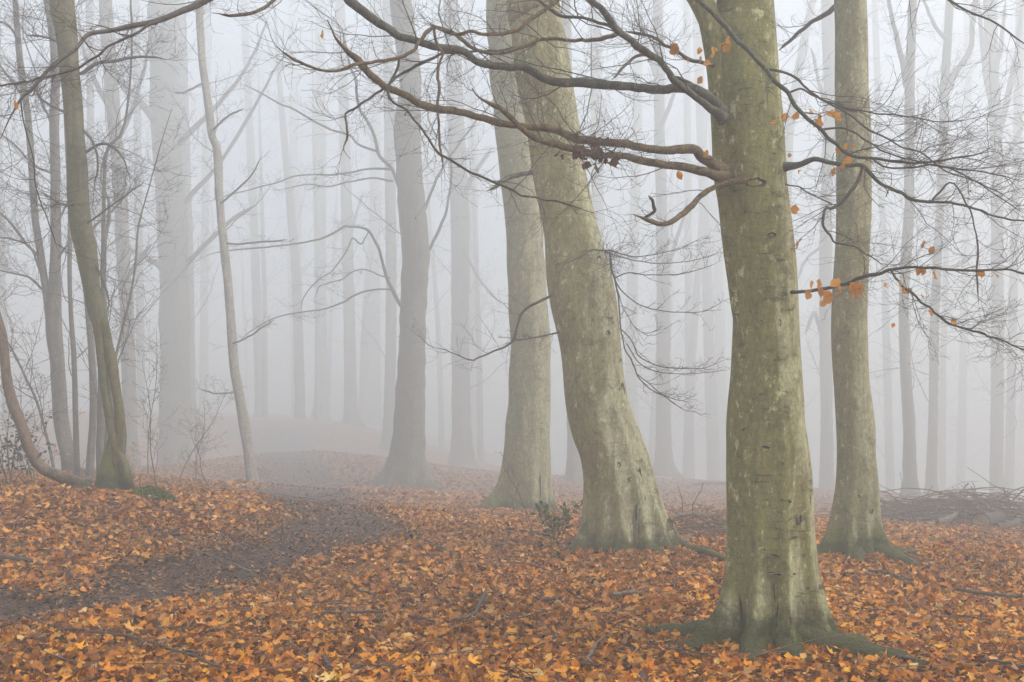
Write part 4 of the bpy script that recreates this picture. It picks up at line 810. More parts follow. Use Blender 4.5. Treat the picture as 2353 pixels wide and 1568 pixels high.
for tr, dd in [([(925,705,8),(917,697,7),(891,644,6),(881,611,5.5),(871,572,5.5),(858,549,5),(842,526,4.5),(805,521,4),(789,522,4),(753,542,4),(700,559,3.8),(640,565,3.4),(574,572,3),(500,580,2.2),(440,600,1.5)], 20),
           ([(905,670,5),(898,666,3.8),(865,666,3.5),(819,676,3.5),(789,695,3.4),(739,712,3),(700,717,2.8),(660,723,2.4),(621,735,2),(575,763,1.6),(530,800,1)], 21),
           ([(916,430,7),(911,415,6),(901,389,6),(871,356,6),(861,313,5.5),(838,270,5),(825,247,5),(819,218,4.5),(819,185,4.5),(805,158,4),(802,139,4),(789,82,3.5),(779,59,3),(740,30,3),(700,0,2.5),(650,-40,2)], 21.5),
           ([(871,350,5),(825,333,4.6),(802,310,4.2),(759,297,4),(723,280,3.8),(673,251,3.4),(640,237,3),(594,211,2.4),(550,190,1.5)], 21),
           ([(898,389,4.5),(848,389,4),(799,397,3.8),(753,401,3.5),(687,404,3.2),(640,419,2.8),(575,435,2.4),(520,450,2),(450,470,1.3)], 20.5),
           ([(904,417,3.8),(848,410,3.4),(799,420,3),(756,429,2.6),(700,424,2.2),(640,440,1.5)], 21.5),
           ([(975,595,8),(985,575,6.5),(1006,535,6),(1023,492,5.5),(1031,460,5),(1036,412,4.5),(1036,363,4.5),(1020,335,4),(1003,313,4),(983,270,3.8),(990,231,3.5),(977,198,3),(985,150,2)], 22.3),
           ([(968,490,6),(980,472,5.5),(997,425,5),(1016,389,4.5),(1036,356,4.5),(1076,303,4),(1115,254,3.6),(1150,210,3)], 23.5),
           ([(845,533,3),(830,560,3),(810,548,3),(800,570,2.8),(780,600,2.6),(760,625,2.4),(730,645,2.2),(700,680,1.8),(690,725,1.5)], 21),
           ([(895,640,3),(870,632,2.8),(840,620,2.6),(815,622,2.6),(790,640,2.4),(760,650,2.2),(735,660,1.8),(720,690,1.2)], 21.8)]:
    branch_px(D_, oD, [(x_, y_, h_*.66) for x_, y_, h_ in tr], dD, dd, M['twig'], TWd, rng=rD)
dE = 20
trE = [(457,0,8),(460,66,8.5),(464,132,8),(470,181,8),(482,264,9),(487,313,8.5),(499,346,9.5),(503,429,9),(508,500,8.5),(514,559,9.5),(523,641,9.5),(529,717,10),(533,773,10),(538,839,10.5),(549,905,11),(562,977,12),(573,1052,12),(581,1101,14),(584,1130,17)]
E_, oE, rowsE = make_tree('birch_tree', 'slender bent birch with patchy pale flaking bark left of the path', 'tree', trE, dE, 13, M['birch'], ns=28, nk=200, h0=.15, flare=.1, rough=.04, seed=52,
    lobes=[(-160,.3,.4),(-20,.3,.5),(90,.5,.3)], roots=[(-20,.4,.05,.1),(-165,.4,.05,.1)], crown_args=dict(zmin=6.5, ztop=14, nl=12, c=(6,4), lenf=.6, rmin=.004))
rE = np.random.default_rng(10)
for tr in [[(518,560,3),(560,560,2.6),(620,555,2.4),(660,550,1.8)],[(533,790,2.5),(560,780,2),(600,755,1.8),(630,735,1.2)],[(505,470,3),(540,440,2.4),(580,400,2),(600,360,1.4)],[(548,900,2.5),(500,905,2),(460,895,1.6)],[(488,300,3),(520,270,2.4),(560,250,2)],[(470,190,3),(430,210,2.4),(400,215,1.6)]]:
    branch_px(E_, oE, tr, 20, 19.4, M['twig'], dict(counts=(6,5,2), L1=(.3,.9), rmin=.003), rng=rE)

# ------------------------------------------------------------------ left: coppice and thicket
dK = 13.6
K1 = [(143,0,27),(152,80,24),(160,165,21),(168,247,20),(176,363,21),(182,500,24),(190,545,24),(198,575,23),(209,657,19),(218,710,17),(226,756,11),(236,855,10),(254,977,10),(268,1030,11),(285,1075,12),(296,1142,13)]
K_, oK, rowsK = make_tree('coppiced_tree', 'coppiced tree on the left with mossy base and a stem sprawling along the ground', 'tree', [(x, y, h) for x, y, h in K1[:-1]]+[(298,1145,13)], dK, 11, M['coppice'], ns=40, nk=200, h0=.2, flare=.05, rough=.03, seed=62,
    crown_args=dict(zmin=5.5, ztop=11, nl=9, c=(6,4), lenf=.6, rmin=.003))
def stem(tree, org, trace, d, mat, ns=28, nk=110, top=9, seed=3, label=None, rough=.03, extend=True, d1=None):
    rows = trunk_poly(trace, d, top, low=.15) if extend else limb_rows(trace, d, d1 or d, K=60, wob=.0)
    V, f = trunk_mesh(rows, org, ns, nk, 0, (), .2, rough, seed) if extend else (None, None)
    if extend: o = mesh_obj('stem', V, f, mat, tree)
    else:
        tb = TB(org); tb.add(rows[:, :3], rows[:, 3], ns); o = tb.build('stem', mat, tree)
    if label: o['label'] = label
    return o
rK = np.random.default_rng(12)
stem(K_, oK, [(205,600,14),(218,680,15),(232,730,12),(241,756,11),(260,855,12),(272,930,12),(276,977,12),(278,1010,13),(270,1060,16),(262,1110,20)], 13.62, M['coppice'], extend=False)
stem(K_, oK, [(-30,650,8),(-12,710,9),(5,773,10),(16,872,11),(30,930,12),(50,980,12),(68,1033,13),(96,1075,13.5),(135,1094,13),(180,1112,15),(225,1122,18)], 13.3, M['sprawl'], extend=False, d1=13.6, label='stem sprawling left along the ground before rising')
q_ = resample(np.array([[*W(px, py, 13.65), hw*scale_at(py, 13.65)] for px, py, hw in [(253,1175,40),(253,1140,36),(252,1105,29),(254,1065,21),(258,1020,13),(262,975,4)]]), 30)
V, f = trunk_mesh(q_, oK, 48, 60, .05, [(-150,.25,.5),(-100,.2,.4),(-50,.2,.45),(-10,.25,.4),(90,.5,.3)], .12, .045, 640)
o = mesh_obj('stool', V, f, M['stool'], K_); o['label'] = 'broad mossy stool'
for (tr, s) in [([(268,1132,22),(240,1136,20),(212,1130,15),(192,1124,8)],3),([(300,1140,8),(320,1145,9),(345,1150,8),(370,1162,4)],1),([(205,1118,16),(190,1125,14),(160,1128,9),(120,1122,4)],2)]:
    Q = limb_rows(tr, 13.4, 13.3, rng=rK); tb = TB(oK); tb.add(Q[:, :3], Q[:, 3], 10); tb.build('root', M['coppice'], K_)
g1 = ground_at(350, 1150); moss_patch(K_, oK, g1[0], g1[1], .34, .15, .17, 1500, 6)
g1 = ground_at(250, 1125); moss_patch(K_, oK, g1[0], g1[1]+.1, .22, .16, .5, 1800, 8)
TWk = dict(counts=(11,6,4), L1=(.3,1.1), L2=(.15,.5), L3=(.06,.2), rmin=.002)
for tr in [[(190,300,3),(215,330,3),(225,380,2.5),(215,430,2)],[(195,350,4),(240,330,3.5),(280,360,2),(300,420,1.5)],[(185,170,4),(215,150,4),(260,140,3.5),(330,130,3),(378,135,2.4)],[(170,260,3),(130,250,3),(90,225,2)],
           [(215,600,4),(235,640,3),(250,690,2),(245,720,2)],[(190,520,3),(220,500,2.5),(260,470,2),(330,420,1.6)],[(160,120,3),(120,90,2.5),(60,80,2)],[(200,460,3),(150,470,2.5),(90,440,2)]]:
    branch_px(K_, oK, tr, 13.6, 13.2, M['twig'], TWk, rng=rK)

TWIN = [(107,0,8),(120,66,9),(128,165,10),(125,264,11),(126,363,11),(128,495,11),(127,600,12),(125,690,15),(124,740,18),(131,822,16),(142,977,17),(155,1040,17),(163,1090,20)]
T_, oT, rowsT = make_tree('forked_tree', 'grey tree forking low into two upright stems at the left edge', 'tree', TWIN, 17, 15, M['beech_grey'], ns=28, nk=120, h0=.2, flare=.15, rough=.03, seed=72, roots=[(-30,.5,.07,.2)],
    crown_args=dict(zmin=5, ztop=15, nl=12, c=(6,4), lenf=.75, rmin=.003))
stem(T_, oT, [(35,0,6),(38,49,6),(47,148,7),(61,247,7),(69,330,7),(80,500,8),(84,526,8),(94,592,8.5),(104,657,9),(112,720,10),(120,780,10)], 17, M['beech_grey'])
rT = np.random.default_rng(14)
for tr in [[(90,590,3),(60,560,3),(30,520,2.6),(-10,480,2)],[(100,640,3),(70,570,2.6),(30,550,2.4),(-10,545,2)],[(105,670,3),(70,640,2.6),(30,628,2.2),(-10,620,1.6)],[(125,400,3),(80,380,2.6),(30,330,2.2),(-20,290,2)],[(60,240,3),(30,190,2.6),(-10,140,2)],[(47,100,3),(20,60,2.6),(-10,45,2)],[(130,520,3),(170,440,2.6),(230,400,2)],[(125,300,3),(90,220,2.6),(70,180,2)],[(130,600,3),(160,560,2.6),(220,520,2.2),(300,440,1.8)]]:
    branch_px(T_, oT, tr, 17, 16.7, M['twig'], dict(counts=(13,6,4), L1=(.4,1.4), L2=(.2,.6), L3=(.08,.28), rmin=.0025), rng=rT)

def thin_tree(name, label, trace, d, h, mat, seed, nl=8, cat='tree', zmin=1.0, lenf=.5, c=(5,3), ns=14, nk=50, rmin=.003, lobes=(), flare=.2, group=None, h0=.2):
    return make_tree(name, label, cat, trace, d, h, mat, ns=ns, nk=nk, seed=seed, flare=flare, lobes=lobes, h0=h0, rough=.03, group=group, crown_args=dict(zmin=zmin, ztop=h, nl=nl, c=c, lenf=lenf, rmin=rmin, lr=.003))
thin_tree('sapling', 'thin dark stem rising just left of the coppice between it and the forked tree', [(140,0,4),(150,250,4.5),(160,460,5),(160,625,5),(163,723,5),(170,822,6),(174,977,6.5),(177,1092,7.5)], 16.6, 9, M['beech_grey'], 81, nl=14, zmin=1.2, lenf=.4)
thin_tree('sapling', 'pale slim stem directly behind the coppice with a narrow fork', [(185,560,5),(195,650,6),(204,740,7),(210,800,8),(215,900,8),(213,977,8),(206,1092,9)], 16.5, 6, M['beech_grey'], 82, nl=10, zmin=2, lenf=.4)
thin_tree('sapling', 'stem close behind the mossy stool of the coppice', [(240,560,5),(238,700,7),(236,850,11),(236,977,13),(234,1014,13),(236,1092,14)], 16, 6, M['beech_grey'], 83, nl=8, zmin=2.5, lenf=.4)
thin_tree('sapling', 'wavy thin stem rising between the coppice and the tall grey tree behind', [(300,0,2),(303,99,2.2),(298,198,2.5),(284,297,2.8),(262,330,3.6),(243,346,4),(239,460,4.5),(238,560,5),(237,657,6),(245,760,5),(252,860,5),(258,960,5),(262,1085,6)], 15.8, 7, M['beech_grey'], 84, nl=14, zmin=1.2, lenf=.45)
thin_tree('sapling', 'leaning thin whip crossing right of the coppice stems', [(395,250,.8),(370,330,1.2),(340,440,1.6),(318,520,2),(312,600,2.4),(300,680,2.7),(280,760,3),(262,840,3.3),(250,930,3.8),(240,1085,4.5)], 15.5, 5, M['beech_grey'], 85, nl=10, zmin=1.0, lenf=.45)
thin_tree('sapling', 'slanting dark pole at the left edge in front of the forked tree', [(-60,680,1),(-20,730,1.5),(20,790,2),(60,870,2.4),(90,940,2.8),(125,1085,3.5)], 15.2, 3.2, M['beech_grey'], 86, nl=12, zmin=.5, lenf=.45)
for i, (bx, tx, ty, by) in enumerate([(25,10,870,1105),(75,40,900,1108),(340,360,760,1105),(450,470,930,1112),(410,520,900,1108),(360,330,850,1120),(480,440,1010,1120)]):
    labs = ['bare twiggy sapling at the far left edge', 'bare twiggy sapling under the sprawling stem at the left', 'upright leafless whip in front of the widest far trunk',
            'low spindly sapling left of the birch foot', 'arching bare sapling leaning right towards the birch', 'small twiggy sapling right of the mossy stool', 'tiny bare sapling at the leaf line left of the birch']
    thin_tree('sapling', labs[i], [(tx, ty, .5), ((tx*2+bx)/3+6, (ty*2+by)/3, .8), ((tx+bx*2)/3-5, (ty+by*2)/3, 1.1), (bx, by, 1.5)], [13.5,14,17,18,17.5,14.5,16][i], [1.6,1.5,3,1.6,2,2,1][i], M['twig_brown'], 90+i, nl=12, zmin=.2, lenf=.22, c=(4,3), ns=6, nk=16, rmin=.002)

# ------------------------------------------------------------------ middle distance trees (traced one by one)
FAR = [
 ('tall grey beech behind the coppice, its trunk veiled by twigs', [(242,0,15),(251,132,15.5),(261,264,15.5),(274,396,15),(279,500,15),(285,625,15),(292,723,15),(296,888,16),(297,977,17),(299,1076,21)], 26, 20, 16, 1),
 ('widest faded beech between the coppice and the birch', [(371,0,31),(373,99,30),(374,231,29),(382,330,31),(392,450,33),(397,526,34),(400,640,33),(401,756,33),(402,888,34),(403,977,35),(403,1040,37),(404,1095,42)], 30, 22, 16, 2),
 ('slimmer faded trunk pressed against the right side of the widest one', [(410,0,16),(412,66,16),(418,231,15),(424,396,14),(430,560,13),(434,720,12.5),(436,888,12.5),(438,1050,14)], 36, 24, 10, 3),
 ('faint slim trunk right of the birch, left of the path crest', [(560,0,8),(569,198,8),(577,363,9.5),(583,500,9.5),(588,640,10),(593,790,10.5),(596,900,10.5),(598,967,13)], 46, 26, 8, 4),
 ('pale trunk with flared foot standing on the path crest', [(735,0,11),(736,198,11.5),(737,400,12),(737,600,12),(738,760,13),(738,880,14.5),(736,940,16),(735,963,18)], 50, 28, 10, 5),
 ('pale trunk with swept foot on the crest right of the path', [(780,0,11),(786,150,11.5),(792,300,12),(796,460,12.5),(800,620,13),(803,760,13.5),(805,880,14.5),(807,940,16),(809,977,19)], 42, 24, 10, 6),
 ('very pale trunk second from the left of the dark path side beech', [(866,0,12),(864,200,12.5),(862,400,13),(860,600,13.5),(859,780,15),(859,900,17),(859,985,18)], 55, 28, 8, 7),
 ('slim grey trunk touching the left side of the dark path side beech', [(890,0,11),(893,200,11.5),(897,460,12.5),(899,640,12.5),(898,800,12.5),(895,920,13),(893,1033,15)], 36, 22, 8, 8),
 ('pale trunk with wide foot right of the dark path side beech', [(1034,0,17),(1038,33,17.5),(1043,165,18.5),(1048,297,20),(1056,462,22),(1058,558,21.5),(1058,756,21),(1060,954,22),(1061,1020,25),(1063,1086,32)], 34, 22, 12, 9),
 ('very faint trunk immediately right of the wide footed pale one', [(1075,0,9),(1082,231,10),(1089,460,10),(1090,700,10),(1092,900,10),(1095,1040,13)], 52, 26, 7, 10),
 ('faint trunk foot seen between the upright and the leaning beeches', [(1300,0,11),(1304,300,12),(1308,600,13),(1312,850,13),(1316,960,14),(1319,1040,16),(1320,1110,20)], 28, 20, 8, 11),
 ('pale trunk seen just right of the top of the leaning beech', [(1366,0,14),(1369,100,14),(1371,300,14),(1373,480,14),(1378,700,15),(1385,1090,18)], 42, 24, 9, 12),
 ('pale slightly bowed trunk behind the hanging twigs', [(1468,0,10),(1465,198,10.5),(1464,330,10.5),(1458,500,11.5),(1453,650,13),(1450,789,14),(1451,921,15),(1458,1090,20)], 48, 26, 8, 13),
 ('grey flared trunk midway between the leaning and the foreground beech', [(1512,0,11.5),(1514,165,12),(1516,330,12.5),(1520,460,13),(1524,657,15.5),(1524,800,15.5),(1524,977,17),(1525,1040,20),(1526,1096,27)], 34, 22, 10, 14),
 ('thin faint trunk right of the grey flared one', [(1578,0,8),(1580,330,8.5),(1582,558,9),(1583,789,9),(1585,977,10),(1586,1100,11)], 48, 26, 7, 15),
 ('broad faint trunk half hidden left of the foreground beech', [(1600,0,11),(1612,300,11.5),(1622,560,12),(1629,780,12.5),(1636,977,14),(1640,1100,15)], 45, 26, 8, 16),
 ('faint trunk touching the left edge of the foreground beech', [(1640,460,10),(1650,600,11),(1655,789,11.5),(1660,977,12),(1665,1100,14)], 56, 26, 6, 17),
 ('slanting pale trunk leaning right, seen over the foreground beech shoulder', [(1868,0,8),(1853,66,9),(1841,132,10),(1829,198,10),(1818,264,9.5),(1812,363,9.5),(1806,600,10),(1800,1100,14)], 38, 24, 9, 18),
 ('grey trunk between the foreground beech and the brownish one', [(1901,0,14),(1903,99,13.5),(1905,264,13),(1900,460,13.5),(1897,624,14),(1897,789,14),(1900,977,14),(1901,1127,17),(1901,1142,20)], 33, 22, 10, 19),
 ('grey trunk that forks high up, behind the brush pile', [(2097,0,10),(2094,99,10),(2088,171,12),(2090,198,11.5),(2090,297,11),(2089,429,11),(2091,460,11),(2083,575,12),(2077,690,11),(2078,789,11.5),(2083,888,12.5),(2089,977,13.5),(2090,1071,15),(2091,1128,18),(2092,1150,22)], 26, 20, 9, 20),
 ('slim grey trunk with a curved side limb, right of the forked one', [(2183,0,9),(2175,132,9.5),(2170,214,10),(2167,330,9.5),(2161,462,9.5),(2156,558,9.5),(2148,723,10),(2146,855,10.5),(2144,977,11),(2139,1127,13),(2139,1145,15)], 30, 22, 12, 21),
 ('grey many limbed trunk near the right edge behind the pile', [(2275,0,14),(2280,150,14),(2288,297,13.5),(2291,460,13),(2292,700,13.5),(2291,977,14),(2290,1100,15),(2290,1150,16)], 34, 22, 18, 22),
 ('faint trunk at the very right edge', [(2345,0,10),(2338,300,9.5),(2330,600,9.5),(2322,977,10),(2318,1150,12)], 40, 24, 12, 23),
 ('faint trunk left of the widest faded beech', [(312,0,8),(316,300,8.5),(320,600,9),(324,900,9.5),(326,1060,11)], 40, 24, 8, 24),
 ('faint trunk at the very left edge', [(-8,0,8),(-4,300,9),(2,600,9),(10,800,9.5),(22,1060,11)], 36, 22, 10, 25),
 ('very faint trunk left of the path crest pair', [(672,0,9),(675,300,10),(680,600,10.5),(684,960,12)], 60, 28, 7, 26),
 ('very faint trunk midway between the birch and the widest beech', [(478,0,8),(474,300,9),(470,600,9),(468,960,11)], 52, 26, 8, 27),
 ('faint slim trunk between the forked tree and the coppice', [(205,0,8),(208,300,8),(212,600,8.5),(216,1050,10)], 34, 22, 9, 28),
 ('leaning faint trunk between the brownish beech and the forked one', [(2010,0,7),(2020,300,7.5),(2032,600,8),(2040,900,9),(2046,1140,11)], 44, 26, 9, 29),
 ('faint trunk right of the slim grey one with the curved limb', [(2222,0,8),(2225,300,8),(2218,600,8.5),(2212,900,9),(2208,1140,11)], 50, 26, 9, 30),
]
ROOTS_FAR = {2: [(-20,1.3,.14,.5),(-160,.8,.12,.5)], 9: [(-10,1.4,.14,.5),(-165,1,.12,.5)], 5: [(-10,1.2,.12,.3),(-170,1.2,.12,.3)], 6: [(-15,1.6,.14,.3)], 14: [(-8,1.2,.12,.4),(-170,.8,.1,.4)], 20: [(-15,.7,.08,.2)]}
TREES = {}
for lab, tr, d, h, nl, sd_ in FAR:
    TREES[sd_] = make_tree('beech_tree', lab, 'tree', tr, d, h, M['beech_grey'] if d < 31 else M['far'], ns=28, nk=70, h0=.35, flare=.25, rough=.025, seed=200+sd_,
        lobes=[(-165,.4,.35),(-90,.4,.2),(-15,.4,.4)], roots=ROOTS_FAR.get(sd_, ()),
        crown_args=dict(zmin=3.5 if d < 40 else 5.5, ztop=h, nl=nl+4, c=(6,5) if d < 40 else (5,4), lenf=1.45 if d < 40 else 1.9, rmin=.007 if d < 40 else .012))
rX = np.random.default_rng(33)
TWx = dict(counts=(8,5,3), L1=(.7,2.2), L2=(.35,1.0), L3=(.15,.45), rmin=.0045, K=(7,5,4))
def fb(i, tr, d0, d1, tw=TWx):
    t_, o_, _ = TREES[i]; branch_px(t_, o_, tr, d0, d1, M['twig'], tw, rng=rX)
fb(2, [(405,335,9),(429,313,7.5),(460,280,6.5),(495,247,6),(530,205,5),(561,165,4.5),(594,99,3.5),(620,30,2)], 30, 29)
fb(2, [(365,290,11),(350,270,9),(313,224,8),(274,178,7),(240,120,5)], 30, 29)
fb(2, [(375,620,9),(363,608,7),(330,590,5),(303,575,4),(260,560,3)], 30, 29)
fb(2, [(425,465,7),(439,448,6),(488,396,5),(518,356,4.5),(561,287,4),(610,198,3),(632,158,2.5),(680,90,1.5)], 30, 28.5)
fb(2, [(430,600,8),(442,591,6),(495,542,5),(540,500,4),(590,470,2.5)], 30, 29)
fb(20, [(2084,200,9),(2080,171,8),(2075,148,7),(2059,82,6),(2042,0,5),(2030,-60,4)], 26, 26)
fb(20, [(2098,320,6),(2110,290,5),(2122,262,5),(2127,235,4.5)], 26, 25.8, None)
fb(21, [(2172,215,9),(2179,198,8),(2199,162,7.5),(2229,115,7),(2235,49,6.5),(2242,0,6),(2250,-60,5)], 30, 30)
fb(21, [(2172,90,6),(2150,60,5),(2130,20,4),(2110,-30,3)], 30, 29)
for tr in [[(2290,320,8),(2310,250,7),(2325,180,6),(2340,90,5),(2350,0,4)],[(2285,260,8),(2265,180,6),(2255,90,5),(2250,0,4)],[(2290,420,7),(2320,350,6),(2350,290,5)],[(2285,380,6),(2250,330,5),(2210,290,4)],[(2283,180,6),(2300,100,5),(2310,0,4)]]:
    fb(22, tr, 34, 33)
for tr in [[(1525,640,7),(1545,580,5),(1565,520,4),(1580,460,3)],[(1515,300,6),(1540,240,5),(1560,180,4)],[(1512,200,6),(1490,120,5),(1470,40,4)]]: fb(14, tr, 34, 33)
for tr in [[(1885,760,5),(1870,720,5),(1850,770,3)],[(1900,250,7),(1880,180,5),(1865,110,4)],[(1896,560,4),(1850,600,3.5),(1835,640,3)]]: fb(19, tr, 33, 32)
fb(6, [(800,560,4),(815,500,3.5),(835,440,3)], 42, 41); fb(9, [(1060,460,6),(1090,400,5),(1130,340,4)], 34, 33); fb(9, [(1058,560,4),(1100,640,3),(1150,700,2)], 34, 32)
fb(1, [(290,640,6),(320,600,5),(350,560,3.5)], 26, 25.5); fb(1, [(268,330,6),(300,260,5),(330,160,4),(350,60,3)], 26, 25); fb(1, [(260,260,6),(225,200,5),(190,110,4),(180,30,3)], 26, 25.5)

# ------------------------------------------------------------------ far rows, shared meshes
rv = np.random.default_rng(55); PROTO = []
for i in range(6):
    h = rv.uniform(36, 44); d0_ = (0, 0, 0); lean = rv.normal(0, .7, 2)
    rows = np.array([[0, 0, -2.2, .46],[0, 0, 0, .42],[lean[0]*.3, lean[1]*.3, h*.3, .35],[lean[0], lean[1], h*.6, .26],[lean[0]*1.5, lean[1]*1.5, h*.85, .09],[lean[0]*1.8, lean[1]*1.8, h, .03]])
    root = empty('beech_tree', (0, 0, 0), 'faint beech almost lost in the fog at the back of the wood', 'tree', 'far beeches fading into the fog')
    V, f = trunk_mesh(rows, np.zeros(3), 14, 30, .2, [(-160,.4,.3),(0,.4,.3)], .4, .03, 300+i); mesh_obj('trunk', V, f, M['far'], root)
    crown(root, np.zeros(3), rows, rv, zmin=7, ztop=h, nl=20, c=(6,4), lenf=1.7, rmin=.013); PROTO.append(root)
used = [0]*6; placed = []
def place_far(x, y):
    i = rv.integers(0, 6); src = PROTO[i]
    if used[i] == 0: o = src
    else:
        o = src.copy(); COL.objects.link(o)
        for ch in src.children:
            c = ch.copy(); COL.objects.link(c); c.parent = o
    used[i] += 1; o.location = (x, y, hz(x, y)); o.rotation_euler = (0, 0, rv.uniform(0, 6.28)); s = rv.uniform(.5, 1.2); o.scale = (s, s, rv.uniform(.9, 1.05))
n_ = 0
while n_ < 34:
    y = rv.uniform(98, 170); x = rv.uniform(-.52, .52)*y
    if any((x-a)**2+(y-b_)**2 < 9 for a, b_ in placed): continue
    if any((x/y-q[0]/q[1])**2 < .0045**2 and q[1] < y for q in BASES) and rv.random() < .6: continue
    placed.append((x, y)); place_far(x, y); n_ += 1

# ------------------------------------------------------------------ fallen branches on the litter
rB2 = np.random.default_rng(66)
def lying(trace, lift=.03, wob=.006):
    rows = []
    for px, py, hw in trace:
        g = ground_at(px, py); rows.append([g[0], g[1], g[2]+lift, hw*g[1]/FOC])
    Q = resample(rows, max(14, len(rows)*5)); Q[:, :3] += rB2.normal(0, wob, (len(Q), 3))*.6; Q[:, 3] *= 1+rB2.normal(0, .08, len(Q))
    return Q
FB = [
 ('straight dark stick lying in leaves at the lower middle', [(706,1433,2.4),(763,1426,2.8),(820,1426,3),(884,1424,3.2)], 'darkwood', 0),
 ('short dark stick just right of the straight one at the lower middle', [(940,1434,3),(982,1444,3),(1008,1448,2.4)], 'darkwood', 0),
 ('bent dark stick with raised tip at the lower middle', [(1022,1451,3.4),(1072,1437,4),(1100,1420,4),(1118,1407,4.4)], 'darkwood', 0),
 ('long thin branch curving across the lower left corner', [(38,1429,2.2),(113,1456,2.6),(189,1471,3),(264,1480,3),(340,1497,3),(396,1516,3),(453,1535,3),(509,1562,2.6)], 'darkwood', 6),
 ('thick dark stick at the left edge above the path', [(-20,1296,5),(20,1299,5),(57,1303,5),(98,1316,3)], 'darkwood', 0),
 ('thin branch lying across the muddy path', [(426,1271,1.5),(490,1293,1.7),(547,1316,1.7),(596,1343,1.6)], 'deadwood', 4),
 ('short pale grey log piece below the leaning beech', [(1406,1384,4),(1430,1382,4.6),(1462,1378,4.6)], 'deadwood', 0),
 ('small dark stick left of the pale log piece', [(1247,1397,3.4),(1289,1394,4)], 'darkwood', 0),
 ('long stick at the right edge lying on leaves', [(2193,1371,4),(2249,1380,4.4),(2300,1387,4),(2353,1391,3.4)], 'darkwood', 0),
 ('half buried stick below the roots of the brownish beech', [(1996,1326,3.4),(2042,1335,3.6),(2094,1350,2.6)], 'darkwood', 3),
 ('stick lying left of the holly sapling', [(1168,1226,3),(1224,1237,3.4),(1266,1244,2.4)], 'darkwood', 2),
 ('short stick on leaves right of the path bend', [(974,1261,2),(1000,1268,2.4),(1023,1276,2.2)], 'darkwood', 0),
 ('thin pale stick in front of the foreground beech, pointing at its root', [(1353,1433,1.6),(1413,1424,1.9),(1470,1420,1.6)], 'deadwood', 3),
 ('thin dark twig running right below the foreground root', [(1489,1510,1.7),(1564,1516,2),(1640,1531,1.8)], 'darkwood', 3),
 ('slanting stick near the bottom edge left of the middle', [(657,1495,2),(680,1512,2.4),(706,1531,2.6)], 'darkwood', 2),
 ('stubby dark stick at the bottom edge left of the middle', [(742,1532,3.2),(750,1545,3.6),(759,1562,3.6)], 'darkwood', 0),
 ('dark stick in the bottom right corner', [(2259,1540,3.4),(2300,1547,3.6),(2353,1560,3.4)], 'darkwood', 2),
 ('thin straight twig along the bottom edge', [(755,1546,1.4),(839,1552,1.7),(933,1558,1.5)], 'darkwood', 3),
 ('dark stub lying beyond the right root of the foreground beech', [(2057,1533,3.4),(2080,1538,4),(2102,1543,3.4)], 'darkwood', 0),
 ('dark stick on leaves right of the path edge', [(823,1373,2),(845,1378,2.4),(865,1384,2)], 'darkwood', 1),
 ('knobbly pale branch lying upright to the camera at the bottom middle', [(1398,1480,2.6),(1372,1500,3.2),(1360,1522,3.6),(1352,1540,3.8),(1368,1550,3)], 'deadwood', 2),
 ('short thick branch lying by the mossy stool', [(175,1128,5),(200,1112,6),(222,1096,4)], 'deadwood', 0),
 ('pale stick propped behind the leaning beech root', [(1566,1268,4),(1578,1250,5),(1590,1238,4)], 'deadwood', 0),
 ('thin twig lying before the leaning beech', [(1110,1312,1.6),(1180,1305,1.7),(1240,1318,1.5),(1290,1342,1.4)], 'twig_brown', 4),
 ('thin twig lying right of the foreground beech in open leaves', [(2120,1395,1.4),(2140,1440,1.5),(2165,1470,1.4)], 'twig_brown', 3),
 ('long thin branch at the foot of the brownish beech reaching right', [(2040,1272,2),(2090,1290,2.2),(2140,1312,2),(2180,1330,1.4)], 'twig_brown', 5),
]
for lab, tr, mt, tw in FB:
    Q = lying(tr, lift=.055+tr[1][2]*6/FOC); org = Q[0, :3]
    if 'raised' in lab: Q[-8:, 2] += np.linspace(0, .1, 8)
    ro = empty('fallen_branch', org, lab, 'branch', 'sticks lying on the leaves')
    add_limb(ro, org, Q, M[mt], 9, name='wood', rng=rB2)
    if tw:
        tb = TB(org); a, ar = spawn(Q[None, :, :3], Q[None, :, 3], tw, .1, .4, rB2, K=6, t0=.2, ang=(20, 60), up=.0, flat=1); tb.add(a, ar, 4); tb.build('side_twigs', M['twig'], ro)['kind'] = 'stuff'
# uncounted small twigs
tb = TB(); N0 = 1300; x, y = wedge(N0, 5, 22, rB2, 1.1); keep = rB2.random(N0) > .0; z = H(x, y)+rB2.uniform(.05, .10, N0)
a = rB2.uniform(0, 6.28, N0); D = np.stack([np.cos(a), np.sin(a), rB2.normal(0, .12, N0)], 1); L0 = rB2.uniform(.12, .6, N0)
P = np.empty((N0, 6, 3)); P[:, 0] = np.stack([x, y, z], 1)
for k in range(1, 6):
    D = D+rB2.normal(0, .16, (N0, 3))*np.array([1, 1, .35]); D /= np.linalg.norm(D, axis=1, keepdims=True); P[:, k] = P[:, k-1]+D*(L0/5)[:, None]
    P[:, k, 2] = np.maximum(P[:, k, 2], H(P[:, k, 0], P[:, k, 1])+.045)
tb.add(P, rB2.uniform(.002, .0055, N0)[:, None]*np.linspace(1, .5, 6)[None], 4)
o = tb.build('twig_litter', M['twig_brown']); tag(o, 'thin dead twigs scattered all over the fallen leaves', 'twigs', kind='stuff')

